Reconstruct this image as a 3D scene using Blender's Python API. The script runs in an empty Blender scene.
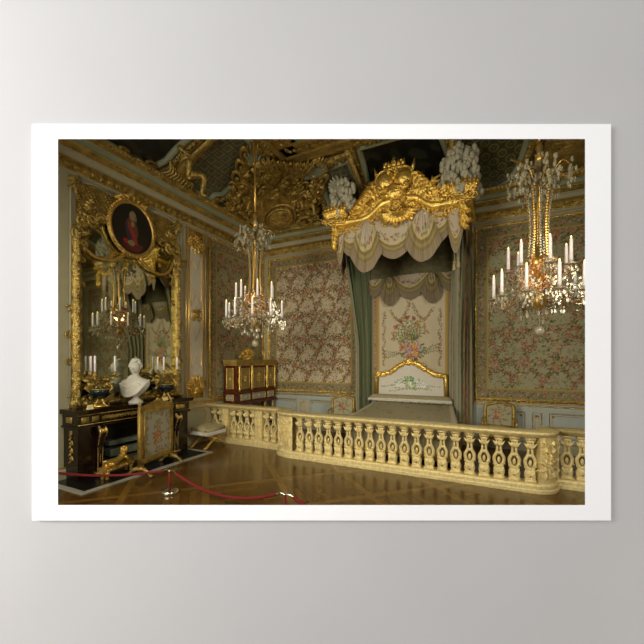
import bpy, math, random
import numpy as np
from mathutils import Vector, Matrix
random.seed(7); rng = np.random.RandomState(5)
PI = math.pi
SC = bpy.context.scene
COL = SC.collection
XL, YB, XR = -6.2, 8.53, 2.9
TH = math.radians(26.4)
FW = Vector((-math.sin(TH), math.cos(TH), 0)); RT = Vector((math.cos(TH), math.sin(TH), 0))

# ------------------------------------------------------------------ materials
MATS = {}
def newmat(name):
    m = bpy.data.materials.new(name); m.use_nodes = True
    nt = m.node_tree; b = nt.nodes['Principled BSDF']; MATS[name] = m
    return m, nt, b
def N(nt, t, **kw):
    n = nt.nodes.new(t)
    for k, v in kw.items():
        if k in n.inputs: n.inputs[k].default_value = v
        else: setattr(n, k, v)
    return n
def simple(name, col, rough=.5, metal=0, var=.12, scale=12, bump=0, bscale=40, **kw):
    """plain colour broken up by fine mottling, with an optional bump"""
    m, nt, b = newmat(name)
    tc = N(nt, 'ShaderNodeTexCoord')
    nz = N(nt, 'ShaderNodeTexNoise', Scale=scale, Detail=4.0)
    nt.links.new(tc.outputs['Object'], nz.inputs['Vector'])
    r = N(nt, 'ShaderNodeValToRGB')
    r.color_ramp.elements[0].position = .3; r.color_ramp.elements[1].position = .7
    r.color_ramp.elements[0].color = [c*(1-var) for c in col] + [1]
    r.color_ramp.elements[1].color = [min(1, c*(1+var)) for c in col] + [1]
    nt.links.new(nz.outputs['Fac'], r.inputs['Fac']); nt.links.new(r.outputs['Color'], b.inputs['Base Color'])
    b.inputs['Roughness'].default_value = rough; b.inputs['Metallic'].default_value = metal
    for k, v in kw.items():
        b.inputs[k.replace('_', ' ')].default_value = v
    if bump:
        n2 = N(nt, 'ShaderNodeTexNoise', Scale=bscale, Detail=5.0)
        nt.links.new(tc.outputs['Object'], n2.inputs['Vector'])
        bp = N(nt, 'ShaderNodeBump', Strength=bump, Distance=.03)
        nt.links.new(n2.outputs['Fac'], bp.inputs['Height']); nt.links.new(bp.outputs['Normal'], b.inputs['Normal'])
    return m
simple('gold', (.72, .49, .145), .34, .8, .25, 9, .7, 26)
simple('gold_bright', (.95, .62, .17), .28, .82, .2, 9, .6, 24)
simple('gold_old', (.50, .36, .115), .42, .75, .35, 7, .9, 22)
simple('gold_shaded', (.42, .30, .10), .42, .7, .35, 7, .9, 22)  # cove gilding, a darker copy of the gold to carry the ceiling's shade
simple('gold_pale', (.90, .74, .41), .36, .3, .18, 20, .5, 60)
simple('gold_smooth', (.86, .56, .17), .3, .85, .1, 8)
simple('boiserie', (.45, .43, .32), .5, 0, .05, 6)
simple('panel_pale', (.62, .59, .53), .5, 0, .05, 6)
simple('dado_blue', (.47, .53, .56), .5, 0, .05, 6)
simple('panel_green', (.30, .33, .24), .55, 0, .08, 6)
simple('stone_white', (.74, .73, .72), .38, 0, .05, 8, .06, 12)
simple('feather', (.56, .54, .46), .95, 0, .12, 25, .5, 60)
simple('candle_wax', (.90, .86, .90), .45, 0, .03, 20, Emission_Color=(.95, .85, .9, 1), Emission_Strength=.12)  # wax given a faint glow of its own
simple('marble_dark', (.012, .0055, .005), .16, 0, .6, 14)
simple('soot', (.008, .008, .008), .8, 0, .3, 8)
simple('marble_grey', (.20, .25, .23), .3, 0, .2, 10)
simple('slab_black', (.012, .012, .013), .25, 0, .4, 6)
simple('slab_white', (.42, .44, .42), .3, 0, .1, 9)
simple('vase_blue', (.006, .018, .03), .1, 0, .3, 8)
simple('card', (.85, .75, .45), .7, 0, .03)
simple('rope', (.20, .010, .016), .75, 0, .25, 80, .5, 120)
simple('chrome', (.75, .76, .72), .18, 1, .05)
simple('mahogany', (.105, .022, .012), .22, 0, .5, 10)
simple('silk_pale', (.42, .36, .22), .6, 0, .1, 20)
simple('silk_green', (.13, .22, .13), .55, 0, .25, 12)
simple('silk_sage', (.36, .40, .30), .5, 0, .15, 10)
simple('bedspread', (.35, .31, .20), .75, 0, .22, 30, .5, 60)
simple('plaster_grey', (.505, .50, .498), .85, 0, .015, 3)
simple('paper_white', (.95, .95, .95), .75, 0, .003)
simple('paint_ceiling', (.15, .135, .075), .6, 0, .35, 3)
simple('tester', (.11, .10, .045), .6, 0, .3, 10)
m, nt, b = newmat('mirror'); b.inputs['Base Color'].default_value = (.60, .62, .50, 1)
b.inputs['Metallic'].default_value = 1; b.inputs['Roughness'].default_value = .03
tc = N(nt, 'ShaderNodeTexCoord'); nz = N(nt, 'ShaderNodeTexNoise', Scale=1.2)
bp = N(nt, 'ShaderNodeBump', Strength=.05, Distance=.02)
nt.links.new(tc.outputs['Object'], nz.inputs['Vector']); nt.links.new(nz.outputs['Fac'], bp.inputs['Height']); nt.links.new(bp.outputs['Normal'], b.inputs['Normal'])
m, nt, b = newmat('crystal'); b.inputs['Base Color'].default_value = (.66, .62, .50, 1)
b.inputs['Roughness'].default_value = .06; b.inputs['Transmission Weight'].default_value = .55; b.inputs['IOR'].default_value = 1.55
b.inputs['Specular IOR Level'].default_value = .9
m, nt, b = newmat('amber_glass'); b.inputs['Base Color'].default_value = (.92, .66, .42, 1)
b.inputs['Roughness'].default_value = .15; b.inputs['Transmission Weight'].default_value = .45; b.inputs['Metallic'].default_value = .3
m, nt, b = newmat('flame'); b.inputs['Base Color'].default_value = (1, .8, .4, 1)
b.inputs['Emission Color'].default_value = (1, .72, .28, 1); b.inputs['Emission Strength'].default_value = 2.2
m, nt, b = newmat('daylight_glass'); b.inputs['Base Color'].default_value = (.8, .85, .9, 1); b.inputs['Roughness'].default_value = .1
def vcm(name, rough, bump, bscale, metal=0):
    m, nt, b = newmat(name); a = N(nt, 'ShaderNodeAttribute'); a.attribute_name = 'Col'
    nt.links.new(a.outputs['Color'], b.inputs['Base Color']); b.inputs['Roughness'].default_value = rough
    b.inputs['Metallic'].default_value = metal
    tc = N(nt, 'ShaderNodeTexCoord'); n2 = N(nt, 'ShaderNodeTexNoise', Scale=bscale, Detail=3.0)
    nt.links.new(tc.outputs['Object'], n2.inputs['Vector']); bp = N(nt, 'ShaderNodeBump', Strength=bump, Distance=.01)
    nt.links.new(n2.outputs['Fac'], bp.inputs['Height']); nt.links.new(bp.outputs['Normal'], b.inputs['Normal'])
vcm('textile', .75, .4, 90); vcm('painting', .45, .1, 20)
# parquet: diagonal tiles of planks, alternating direction, with a darker border grid
m, nt, b = newmat('parquet')
tc = N(nt, 'ShaderNodeTexCoord')
mp = N(nt, 'ShaderNodeMapping'); mp.inputs['Rotation'].default_value = (0, 0, math.radians(45)); nt.links.new(tc.outputs['Object'], mp.inputs['Vector'])
def planks(rot, w, hh):
    mq = N(nt, 'ShaderNodeMapping'); mq.inputs['Rotation'].default_value = (0, 0, rot); nt.links.new(mp.outputs['Vector'], mq.inputs['Vector'])
    br = N(nt, 'ShaderNodeTexBrick'); nt.links.new(mq.outputs['Vector'], br.inputs['Vector'])
    for k, v in (('Scale', 1.0), ('Brick Width', w), ('Row Height', hh), ('Mortar Size', .004), ('Color1', (.135, .068, .015, 1)), ('Color2', (.080, .037, .008, 1)), ('Mortar', (.025, .01, .003, 1)), ('Bias', 0.0)): br.inputs[k].default_value = v
    return br
b1 = planks(0, .5, .11); b2 = planks(PI/2, .5, .11)
ck = N(nt, 'ShaderNodeTexChecker', Scale=1/1.1); nt.links.new(mp.outputs['Vector'], ck.inputs['Vector'])
mx = N(nt, 'ShaderNodeMix', data_type='RGBA'); nt.links.new(ck.outputs['Fac'], mx.inputs[0]); nt.links.new(b1.outputs['Color'], mx.inputs[6]); nt.links.new(b2.outputs['Color'], mx.inputs[7])
gr = N(nt, 'ShaderNodeTexBrick'); nt.links.new(mp.outputs['Vector'], gr.inputs['Vector'])
for k, v in (('Scale', 1.0), ('Brick Width', 1.1), ('Row Height', 1.1), ('Mortar Size', .05), ('Color1', (0, 0, 0, 1)), ('Color2', (0, 0, 0, 1)), ('Mortar', (1, 1, 1, 1))): gr.inputs[k].default_value = v
gr.offset = 0
mg = N(nt, 'ShaderNodeMix', data_type='RGBA'); nt.links.new(gr.outputs['Color'], mg.inputs[0]); nt.links.new(mx.outputs[2], mg.inputs[6]); mg.inputs[7].default_value = (.165, .088, .022, 1)
nt.links.new(mg.outputs[2], b.inputs['Base Color']); b.inputs['Roughness'].default_value = .2
nz = N(nt, 'ShaderNodeTexNoise', Scale=3.0); nt.links.new(tc.outputs['Object'], nz.inputs['Vector'])
bp = N(nt, 'ShaderNodeBump', Strength=.12, Distance=.02); nt.links.new(nz.outputs['Fac'], bp.inputs['Height']); nt.links.new(bp.outputs['Normal'], b.inputs['Normal'])

# ------------------------------------------------------------------ frames
def fL(u, v, n=0): return (XL+n, u, v)                       # left wall: u along it, v up, n out of it
def fB(u, v, n=0): return (u, YB-n, v)                       # back wall
def fW(u, v, n=0): return (u, v, n)
def cprof(t):
    a = t*PI/2
    return .2+1.9*(1-math.cos(a)), 5.5+.85*math.sin(a), -.85*math.cos(a), 1.9*math.sin(a)
def cnorm(t):
    _, _, a, b_ = cprof(t); a = -a; L = math.hypot(a, b_) or 1
    return a/L, -b_/L                                            # inwards, downwards
def fCL(u, v, n=0):
    i, z, _, _ = cprof(v); a, d = cnorm(v); return (XL+i+a*n, u, z+d*n)
def fCB(u, v, n=0):
    i, z, _, _ = cprof(v); a, d = cnorm(v); return (u, YB-i-a*n, z+d*n)
def fCC(u, v, n=0):                                              # across the corner of the cove
    i, z, _, _ = cprof(v); a, d = cnorm(v); s = (i+.30+a*n)*1.0; k = u*.7071
    return (XL+s+k, YB-s+k, z+d*n)
def plane(o, ux, uy, un):
    o, ux, uy, un = Vector(o), Vector(ux), Vector(uy), Vector(un)
    return lambda u, v, n=0: tuple(o+ux*u+uy*v+un*n)

# ------------------------------------------------------------------ mesh collector
class MB:
    def __init__(s, fr=None): s.v = []; s.f = []; s.fr = fr or fW
    def add(s, vs, fs):
        o = len(s.v); s.v += [s.fr(*p) for p in vs]; s.f += [tuple(i+o for i in q) for q in fs]
    def box(s, u0, u1, v0, v1, n0, n1, bev=0):
        if bev:
            b_ = bev; vs = []
            for n, e in ((n0, 0), (n1-b_, 0), (n1, b_)):
                vs += [(u0+e, v0+e, n), (u1-e, v0+e, n), (u1-e, v1-e, n), (u0+e, v1-e, n)]
            fs = [(3, 2, 1, 0), (8, 9, 10, 11)]
            for k in (0, 4):
                for i in range(4): j = (i+1) % 4; fs.append((k+i, k+j, k+4+j, k+4+i))
            s.add(vs, fs); return
        vs = [(u, v, n) for n in (n0, n1) for u, v in ((u0, v0), (u1, v0), (u1, v1), (u0, v1))]
        s.add(vs, [(3, 2, 1, 0), (4, 5, 6, 7), (0, 1, 5, 4), (1, 2, 6, 5), (2, 3, 7, 6), (3, 0, 4, 7)])
    def tube(s, pts, r, k=6, closed=False, flat=1.0):
        P = [Vector((p[0], p[1], p[2] if len(p) > 2 else 0)) for p in pts]; n = len(P)
        R = r if isinstance(r, (list, tuple)) else [r]*n
        vs = []; up = None
        for i in range(n):
            if closed: t = P[(i+1) % n]-P[i-1]
            else: t = P[min(n-1, i+1)]-P[max(0, i-1)]
            if t.length < 1e-9: t = Vector((0, 0, 1))
            t.normalize()
            if up is None: up = Vector((0, 0, 1)) if abs(t.z) < .9 else Vector((0, 1, 0))
            a = up.cross(t)
            if a.length < 1e-4: a = Vector((1, 0, 0)).cross(t)
            a.normalize(); u2 = t.cross(a); up = u2
            for j in range(k):
                q = 2*PI*(j+.5)/k; vs.append(tuple(P[i]+a*(R[i]*math.cos(q))+u2*(R[i]*flat*math.sin(q))))
        fs = []
        for i in range(n if closed else n-1):
            i2 = (i+1) % n
            for j in range(k): j2 = (j+1) % k; fs.append((i*k+j, i*k+j2, i2*k+j2, i2*k+j))
        if not closed: fs += [tuple(range(k))[::-1], tuple((n-1)*k+j for j in range(k))]
        s.add(vs, fs)
    def ell(s, c, r, k=8, m=5, wob=0):
        vs = [(c[0], c[1], c[2]-r[2])]
        for i in range(1, m):
            a = PI*i/m
            for j in range(k):
                q = 2*PI*j/k; w = 1+wob*random.uniform(-1, 1)
                vs.append((c[0]+r[0]*math.sin(a)*math.cos(q)*w, c[1]+r[1]*math.sin(a)*math.sin(q)*w, c[2]-r[2]*math.cos(a)))
        vs.append((c[0], c[1], c[2]+r[2])); L = len(vs)-1
        fs = [(0, 1+(j+1) % k, 1+j) for j in range(k)]
        for i in range(m-2):
            for j in range(k): j2 = (j+1) % k; fs.append((1+i*k+j, 1+i*k+j2, 1+(i+1)*k+j2, 1+(i+1)*k+j))
        fs += [(L, 1+(m-2)*k+j, 1+(m-2)*k+(j+1) % k) for j in range(k)]
        s.add(vs, fs)
    def lathe(s, prof, c=(0, 0, 0), k=14, ax=2):
        vs = []
        for r, z in prof:
            for j in range(k):
                q = 2*PI*j/k; p = [r*math.cos(q), r*math.sin(q), z]
                if ax == 0: p = [z, p[0], p[1]]
                vs.append((c[0]+p[0], c[1]+p[1], c[2]+p[2]))
        fs = []
        for i in range(len(prof)-1):
            for j in range(k): j2 = (j+1) % k; fs.append((i*k+j, i*k+j2, (i+1)*k+j2, (i+1)*k+j))
        fs += [tuple(range(k))[::-1], tuple((len(prof)-1)*k+j for j in range(k))]
        s.add(vs, fs)
    def leaf(s, x, y, a, L, w, h=.02, n0=0, bend=0):
        """a raised, pointed leaf lying in the u,v plane"""
        vs = []; m = 5
        for i in range(m+1):
            t = i/m; ww = w*math.sin(PI*min(1, t*.9+.12))**.8*(1-t**3*.6); aa = a+bend*t
            cx, cy = x+math.cos(aa)*L*t, y+math.sin(aa)*L*t; lift = n0+h*(.5+1.1*math.sin(PI*t*.85))
            px_, py_ = -math.sin(aa), math.cos(aa)
            vs += [(cx+px_*ww/2, cy+py_*ww/2, n0), (cx, cy, lift), (cx-px_*ww/2, cy-py_*ww/2, n0)]
        s.add(vs, [q for i in range(m) for q in ((i*3, i*3+1, i*3+4, i*3+3), (i*3+1, i*3+2, i*3+5, i*3+4))])
    def scroll(s, x, y, R, a0, turns, sgn, th, n0=0):
        """a C-scroll ending in a curl, thickest where it starts"""
        K = int(9*turns)+3; pts = []; rs = []
        for i in range(K):
            t = i/(K-1); a = a0+sgn*2*PI*turns*t; rr = R*(1-.85*t)
            pts.append((x+rr*math.cos(a), y+rr*math.sin(a), n0+th*.6+th*1.2*t)); rs.append(th*(.55+.6*math.sin(PI*min(1, t+.15))))
        s.tube(pts, rs, 5); s.ell((x, y, n0+th*1.5), (th*1.3, th*1.3, th*1.3), 6, 4)
    def rosette(s, x, y, r, n0=0, k=6, h=.02):
        for i in range(k): s.leaf(x, y, 2*PI*i/k, r, r*.75, h, n0)
        s.ell((x, y, n0+h), (r*.25, r*.25, h), 6, 4)
    def acanthus(s, x, y, a, L, w, h=.03, n0=0, bend=.5, k=4):
        for i in range(k):
            t = i/k; aa = a+bend*t; cx, cy = x+math.cos(aa)*L*t*.8, y+math.sin(aa)*L*t*.8
            for sg in (-1, 1): s.leaf(cx, cy, aa+sg*.75, L*.42*(1-t*.4), w*.5, h*.8, n0)
        s.leaf(x, y, a, L, w*.5, h*1.3, n0, bend)
    def build(s, name, mat, parent=None, smooth=True, link=True):
        me = bpy.data.meshes.new(name); me.from_pydata(s.v, [], s.f); me.update()
        if smooth: me.polygons.foreach_set('use_smooth', [True]*len(me.polygons))
        me.materials.append(MATS[mat]); o = bpy.data.objects.new(name, me); COL.objects.link(o)
        if parent: o.parent = parent; o.matrix_parent_inverse = Matrix.Translation(-parent.location) if parent.rotation_euler.z == 0 else (Matrix.Translation(parent.location) @ Matrix.Rotation(parent.rotation_euler.z, 4, 'Z')).inverted()
        return o
def local(o, parent):      # mesh already in its parent's own coordinates
    o.parent = parent; o.matrix_parent_inverse = Matrix.Identity(4); return o
def thing(name, label, cat, loc=(0, 0, 0), rz=0, group=None):
    o = bpy.data.objects.new(name, None); COL.objects.link(o); o.location = loc; o.rotation_euler = (0, 0, rz); o.empty_display_size = .2
    o['label'] = label; o['category'] = cat
    if group: o['group'] = group
    return o
def tag(o, label, cat, group=None):
    o['label'] = label; o['category'] = cat
    if group: o['group'] = group
    return o
def struct(o): o['kind'] = 'structure'; return o
def dup(root, loc, rz=None, label=None):
    r = root.copy(); COL.objects.link(r); r.location = loc
    if rz is not None: r.rotation_euler = (0, 0, rz)
    if label: r['label'] = label
    for ch in list(root.children):
        c = ch.copy(); COL.objects.link(c); c.parent = r
        for g in list(ch.children):
            d = g.copy(); COL.objects.link(d); d.parent = c
    return r
def resample(path, step, closed=False):
    P = [Vector(p) for p in path]
    if closed: P.append(P[0])
    out = []
    for a, b_ in zip(P, P[1:]):
        L = (b_-a).length; n = max(1, round(L/step))
        for i in range(n): out.append((a.lerp(b_, i/n), math.atan2((b_-a).y, (b_-a).x)))
    return out
def carved(mb, path, w, n0=0, step=None, closed=True, dens=1):
    """a gilded moulding with leaves carved along it"""
    step = step or w*.55
    for p, a in resample([(q[0], q[1], 0) for q in path], step, closed):
        sg = random.choice((-1, 1))
        mb.leaf(p.x, p.y, a+.9*sg, w*.75, w*.5, w*.30, n0+w*.2)
        if random.random() < .5*dens: mb.ell((p.x+random.uniform(-.3, .3)*w, p.y+random.uniform(-.3, .3)*w, n0+w*.35), (w*.2, w*.2, w*.2), 6, 4)
        if random.random() < .22*dens: mb.scroll(p.x+math.sin(a)*sg*w*.35, p.y-math.cos(a)*sg*w*.35, w*.42, random.uniform(0, 6), .8, sg, w*.09, n0+w*.15)
def smoothpath(pts, n=6, closed=False):
    """Catmull-Rom through the points"""
    P = [Vector((p[0], p[1], p[2] if len(p) > 2 else 0)) for p in pts]; out = []; L = len(P)
    for i in range(L if closed else L-1):
        g = (lambda j: P[j % L]) if closed else (lambda j: P[max(0, min(L-1, j))])
        a, b_, c, d = g(i-1), g(i), g(i+1), g(i+2)
        for k in range(n):
            t = k/n; out.append(tuple(.5*((2*b_)+(c-a)*t+(2*a-5*b_+4*c-d)*t*t+(3*b_-a-3*c+d)*t**3)))
    if not closed: out.append(tuple(P[-1]))
    return out

# ------------------------------------------------------------------ painted cloth (a colour per mesh point)
class Cloth:
    def __init__(s, w, h, res=.015, base=(.5, .46, .36)):
        s.nx = max(2, int(w/res))+1; s.ny = max(2, int(h/res))+1; s.w = w; s.h = h
        s.c = np.ones((s.ny, s.nx, 3))*np.array(base); s.X, s.Y = np.meshgrid(np.linspace(0, w, s.nx), np.linspace(0, h, s.ny)); s.r = res
        s.c *= (1+.05*rng.randn(s.ny, s.nx, 1))
    def fill(s, m, c): s.c[m] = np.array(c)
    def ellipse(s, x, y, rx, ry, c, a=0):
        ca, sa = math.cos(a), math.sin(a); R = max(rx, ry)+s.r
        i0, i1 = max(0, int((y-R)/s.r)), int((y+R)/s.r)+2; j0, j1 = max(0, int((x-R)/s.r)), int((x+R)/s.r)+2
        X = s.X[i0:i1, j0:j1]-x; Y = s.Y[i0:i1, j0:j1]-y
        if X.size == 0: return
        s.c[i0:i1, j0:j1][((X*ca+Y*sa)/max(rx, s.r*.55))**2+((-X*sa+Y*ca)/max(ry, s.r*.55))**2 < 1] = np.array(c)
    def line(s, pts, w, c):
        for (a, b_) in zip(pts, pts[1:]):
            L = math.hypot(b_[0]-a[0], b_[1]-a[1]); n = max(1, int(L/s.r))
            for i in range(n+1): s.ellipse(a[0]+(b_[0]-a[0])*i/n, a[1]+(b_[1]-a[1])*i/n, w, w, c)
    def flower(s, x, y, r, c):
        d = [q*.6 for q in c]; l = [min(1, q*1.35) for q in c]; k = random.choice((5, 6)); o = random.random()
        for i in range(k): a = o+2*PI*i/k; s.ellipse(x+r*.55*math.cos(a), y+r*.55*math.sin(a), r*.5, r*.38, c if i % 2 else l, a)
        s.ellipse(x, y, r*.35, r*.35, d)
    def sprig(s, x, y, a, L, cols, greens, size=.03, bend=.6):
        n = max(3, int(L/.05)); px_, py_ = x, y
        for i in range(n):
            t = i/n; aa = a+bend*math.sin(t*4); qx, qy = px_+math.cos(aa)*L/n, py_+math.sin(aa)*L/n
            g = random.choice(greens); s.line([(px_, py_), (qx, qy)], s.r*.5, g)
            sg = -1 if i % 2 else 1
            s.ellipse(qx+math.cos(aa+sg)*size, qy+math.sin(aa+sg)*size, size*.95, size*.4, random.choice(greens), aa+sg)
            if random.random() < .35: s.flower(qx+math.cos(aa-sg)*size*1.2, qy+math.sin(aa-sg)*size*1.2, size*random.uniform(.6, 1), random.choice(cols))
            px_, py_ = qx, qy
        s.flower(px_, py_, size*1.2, random.choice(cols))
    def bouquet(s, x, y, R, cols, greens, n=16):
        for i in range(n*2): a = random.uniform(0, 2*PI); d = R*random.uniform(.3, 1.15); s.ellipse(x+d*math.cos(a), y+d*math.sin(a), R*.2, R*.08, random.choice(greens), a)
        for i in range(n): a = random.uniform(0, 2*PI); d = R*math.sqrt(random.random())*.8; s.flower(x+d*math.cos(a), y+d*math.sin(a), R*random.uniform(.16, .32), random.choice(cols))
    def grid(s, name, fr, parent=None, mat='textile'):
        """fr(x, y) gives the place of each point"""
        vs = np.array([fr(float(s.X[i, j]), float(s.Y[i, j])) for i in range(s.ny) for j in range(s.nx)])
        idx = np.arange(s.ny*s.nx).reshape(s.ny, s.nx)
        f = np.stack([idx[:-1, :-1], idx[:-1, 1:], idx[1:, 1:], idx[1:, :-1]], -1).reshape(-1, 4)
        return s.mesh(name, vs, f, parent, mat)
    def mesh(s, name, vs, f, parent, mat):
        me = bpy.data.meshes.new(name); me.vertices.add(len(vs)); me.vertices.foreach_set('co', np.asarray(vs, dtype=np.float32).ravel())
        me.loops.add(f.size); me.loops.foreach_set('vertex_index', f.ravel().astype(np.int32))
        me.polygons.add(len(f)); me.polygons.foreach_set('loop_start', np.arange(0, f.size, 4, dtype=np.int32)); me.polygons.foreach_set('loop_total', np.full(len(f), 4, dtype=np.int32))
        me.update(calc_edges=True); me.validate()
        me.polygons.foreach_set('use_smooth', [True]*len(me.polygons))
        at = me.color_attributes.new('Col', 'FLOAT_COLOR', 'POINT'); c = np.ones((len(vs), 4)); c[:, :3] = np.clip(s.c.reshape(-1, 3), 0, 1); at.data.foreach_set('color', c.ravel().astype(np.float32))
        me.materials.append(MATS[mat]); o = bpy.data.objects.new(name, me); COL.objects.link(o)
        if parent: o.parent = parent; o.matrix_parent_inverse = Matrix.Translation(-parent.location) if parent.rotation_euler.z == 0 else (Matrix.Translation(parent.location) @ Matrix.Rotation(parent.rotation_euler.z, 4, 'Z')).inverted()
        return o
REDS = [(.38, .12, .09), (.46, .22, .15), (.50, .29, .20), (.29, .10, .09), (.46, .31, .12), (.37, .17, .17)]
GREENS = [(.13, .16, .06), (.19, .22, .09), (.09, .12, .06), (.27, .24, .09), (.12, .17, .13)]
GOLDY = (.50, .34, .08)
# ------------------------------------------------------------------ the setting
def sweepwall(fr, u0, u1, prof, name, mat):
    """a moulding of (n, v) profile run along a wall"""
    mb = MB(fr); vs = [(u, v, n) for u in (u0, u1) for n, v in prof]; k = len(prof)
    mb.add(vs, [(i, i+1, k+i+1, k+i) for i in range(k-1)]); return mb.build(name, mat, None, False)
g = MB(); g.box(-6.4, 4.5, -3.0, 8.7, -.1, 0); struct(g.build('floor', 'parquet', None, False))
for nm, bx in (('wall_left', (XL-.15, XL, -3, YB+.15)), ('wall_back', (XL-.15, XR+.15, YB, YB+.15)), ('wall_right', (XR, XR+.15, 1.9, YB+.15))):
    g = MB(); g.box(*bx, 0, 5.55); struct(g.build(nm, 'boiserie', None, False))
def dpt(r, f, z): p = RT*r+FW*f; return (p.x, p.y, z)
# the grey wall the framed opening is set in
HX0, HX1, HZ0, HZ1 = -.7632, .7601, 1.4838, 2.5416
g = MB(lambda r, f, z: dpt(r, f, z)); e = .035
def slab(r0, r1, z0, z1): g.box(r0, r1, 1.012, 1.042, z0, z1)
slab(-6.45, HX0-e, 0, 6.6); slab(HX1+e, 3.95, 0, 6.6); slab(HX0-e, HX1+e, 0, HZ0-e); slab(HX0-e, HX1+e, HZ1+e, 6.6)
struct(g.build('wall_front', 'plaster_grey', None, False))
OX0, OX1, OZ0, OZ1 = -.8382, .8353, 1.439, 2.585
pm = thing('picture_mount', 'wide white paper border framing the view into the gilded bedchamber, on grey wall', 'poster', dpt(0, 1.0, OZ0), TH)
g = MB(dpt)
def ring(x0, x1, z0, z1, f): return [(x0, f, z0), (x1, f, z0), (x1, f, z1), (x0, f, z1)]
vs = ring(OX0, OX1, OZ0, OZ1, 1.0)+ring(HX0, HX1, HZ0, HZ1, 1.0)+ring(HX0-.013, HX1+.013, HZ0-.013, HZ1+.013, 1.0119)+ring(OX0+.001, OX1-.001, OZ0+.001, OZ1-.001, 1.0119)
g.add(vs, [(a*4+i, a*4+(i+1) % 4, ((a+1) % 4)*4+(i+1) % 4, ((a+1) % 4)*4+i) for a in range(4) for i in range(4)])
g.build('paper_border', 'paper_white', pm, False)
# ceiling: cove over the walls and a flat field
g = MB(); M = 16
for fr, ends in ((fCL, lambda i: (-3.0, YB-i)), (fCB, lambda i: (XL+i, XR-i))):
    vs = []
    for k in range(M+1):
        t = k/M; i = cprof(t)[0]; a, b_ = ends(i)
        vs += [fr(a, t), fr(b_, t)]
    g.add(vs, [(2*k, 2*k+1, 2*k+3, 2*k+2) for k in range(M)])
vs = []
for k in range(M+1):
    i, z, _, _ = cprof(k/M); vs += [(XR-i, 1.5, z), (XR-i, YB-i, z)]
g.add(vs, [(2*k, 2*k+1, 2*k+3, 2*k+2) for k in range(M)])
g.add([(XL+2.1, -3, 6.35), (XR-2.1, -3, 6.35), (XR-2.1, YB-2.1, 6.35), (XL+2.1, YB-2.1, 6.35)], [(0, 1, 2, 3)])
g.box(-6.4, 4.5, -3, 8.7, 6.6, 6.7); g.add([(XR, 1.5, 5.5), (XR-.2, 1.5, 5.5), (XR-.2, 8.53, 5.5), (XR, 8.53, 5.5)], [(0, 1, 2, 3)])
struct(g.build('ceiling', 'paint_ceiling', None, True))
# entablature, in bands of grey-white, gold and sage
TN = [0]
def trim(mat, prof, lst):
    TN[0] += 1; mb = MB()
    for fr, a, b_ in lst:
        m2 = MB(fr); k = len(prof); vs = []
        for end in (0, 1):
            for n, v in prof:
                u = (a, b_)[end]
                if fr in (fL,) and end == 1: u = YB-n
                if fr in (fB,): u = XL+n if end == 0 else XR-n
                vs.append((u, v, n))
        m2.add(vs, [(i, i+1, k+i+1, k+i) for i in range(k-1)]); o = len(mb.v); mb.v += m2.v; mb.f += [tuple(i+o for i in q) for q in m2.f]
    return struct(mb.build('trim_%d' % TN[0], mat, None, False))
BOTH = [(fL, -2.0, YB), (fB, XL, XR)]
trim('boiserie', [(.0, 4.95), (.035, 4.97), (.035, 5.0), (.02, 5.01)], BOTH)
trim('gold_old', [(.02, 5.01), (.03, 5.03), (.03, 5.15), (.06, 5.17), (.08, 5.18)], BOTH)
trim('boiserie', [(.08, 5.18), (.12, 5.19), (.13, 5.26), (.15, 5.27), (.15, 5.29)], BOTH)
trim('gold_old', [(.15, 5.29), (.18, 5.30), (.24, 5.35), (.25, 5.37)], BOTH)
trim('panel_green', [(.25, 5.37), (.30, 5.375), (.31, 5.44), (.33, 5.46)], BOTH)
trim('gold_old', [(.33, 5.46), (.40, 5.50), (.42, 5.55), (.36, 5.58), (.2, 5.60)], BOTH)
# carving that runs along the gold bands
def runcarve(fr, a, b_, nm):
    g = MB(fr); u = a
    while u < b_:
        g.acanthus(u, 5.09, 0, .13, .09, .02, .03, .6, 2); g.leaf(u, 5.32, 1.2, .07, .06, .02, .20)
        g.ell((u+.05, 5.51, .41), (.022, .03, .02), 6, 4); g.ell((u+.12, 5.51, .41), (.022, .03, .02), 6, 4); u += .14
    TN[0] += 1; struct(g.build('trim_%d' % TN[0], 'gold_old'))
runcarve(fL, 2.3, YB-.4, 0); runcarve(fB, XL+.4, XR-.4, 0)
# dado with rail and sunk panels
trim('boiserie', [(0, .0), (.07, 0), (.07, .14), (.05, .17), (.05, .18)], BOTH)
trim('gold', [(.05, .18), (.065, .19), (.05, .2)], BOTH)
def dado(fr, us, mat, v0=.2, v1=.84):
    TN[0] += 1; g = MB(fr); g.box(us[0][0]-.05, us[-1][1]+.05, v0, .93, 0, .035); struct(g.build('trim_%d' % TN[0], mat, None, False))
    TN[0] += 1; g = MB(fr); q = MB(fr)
    for a, b_ in us:
        for e, r in ((.03, .014), (.075, .007)):
            g.tube([(a+e, v0+e+.03, .04), (b_-e, v0+e+.03, .04), (b_-e, v1-e, .04), (a+e, v1-e, .04)], r, 6, True)
        for x in (a+.1, b_-.1):
            for y in (v0+.14, v1-.1): g.rosette(x, y, .03, .035, 5, .01)
    struct(g.build('trim_%d' % TN[0], 'gold', None, False))
    return g
dado(fL, [(5.42, 6.2), (6.3, 7.3), (7.4, 8.45)], 'boiserie')
dado(fB, [(-6.1, -5.0), (-4.92, -4.70), (-4.62, -3.55), (-.2, .62), (.70, .92), (1.0, 1.85), (1.93, 2.8)], 'dado_blue')
TN[0] += 1; g = MB(fB); g.box(XL, XR, .84, .93, .0, .05); g.box(XL, XR, .965, 1.0, .0, .07, .01); struct(g.build('trim_%d' % TN[0], 'dado_blue', None, False))
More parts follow.
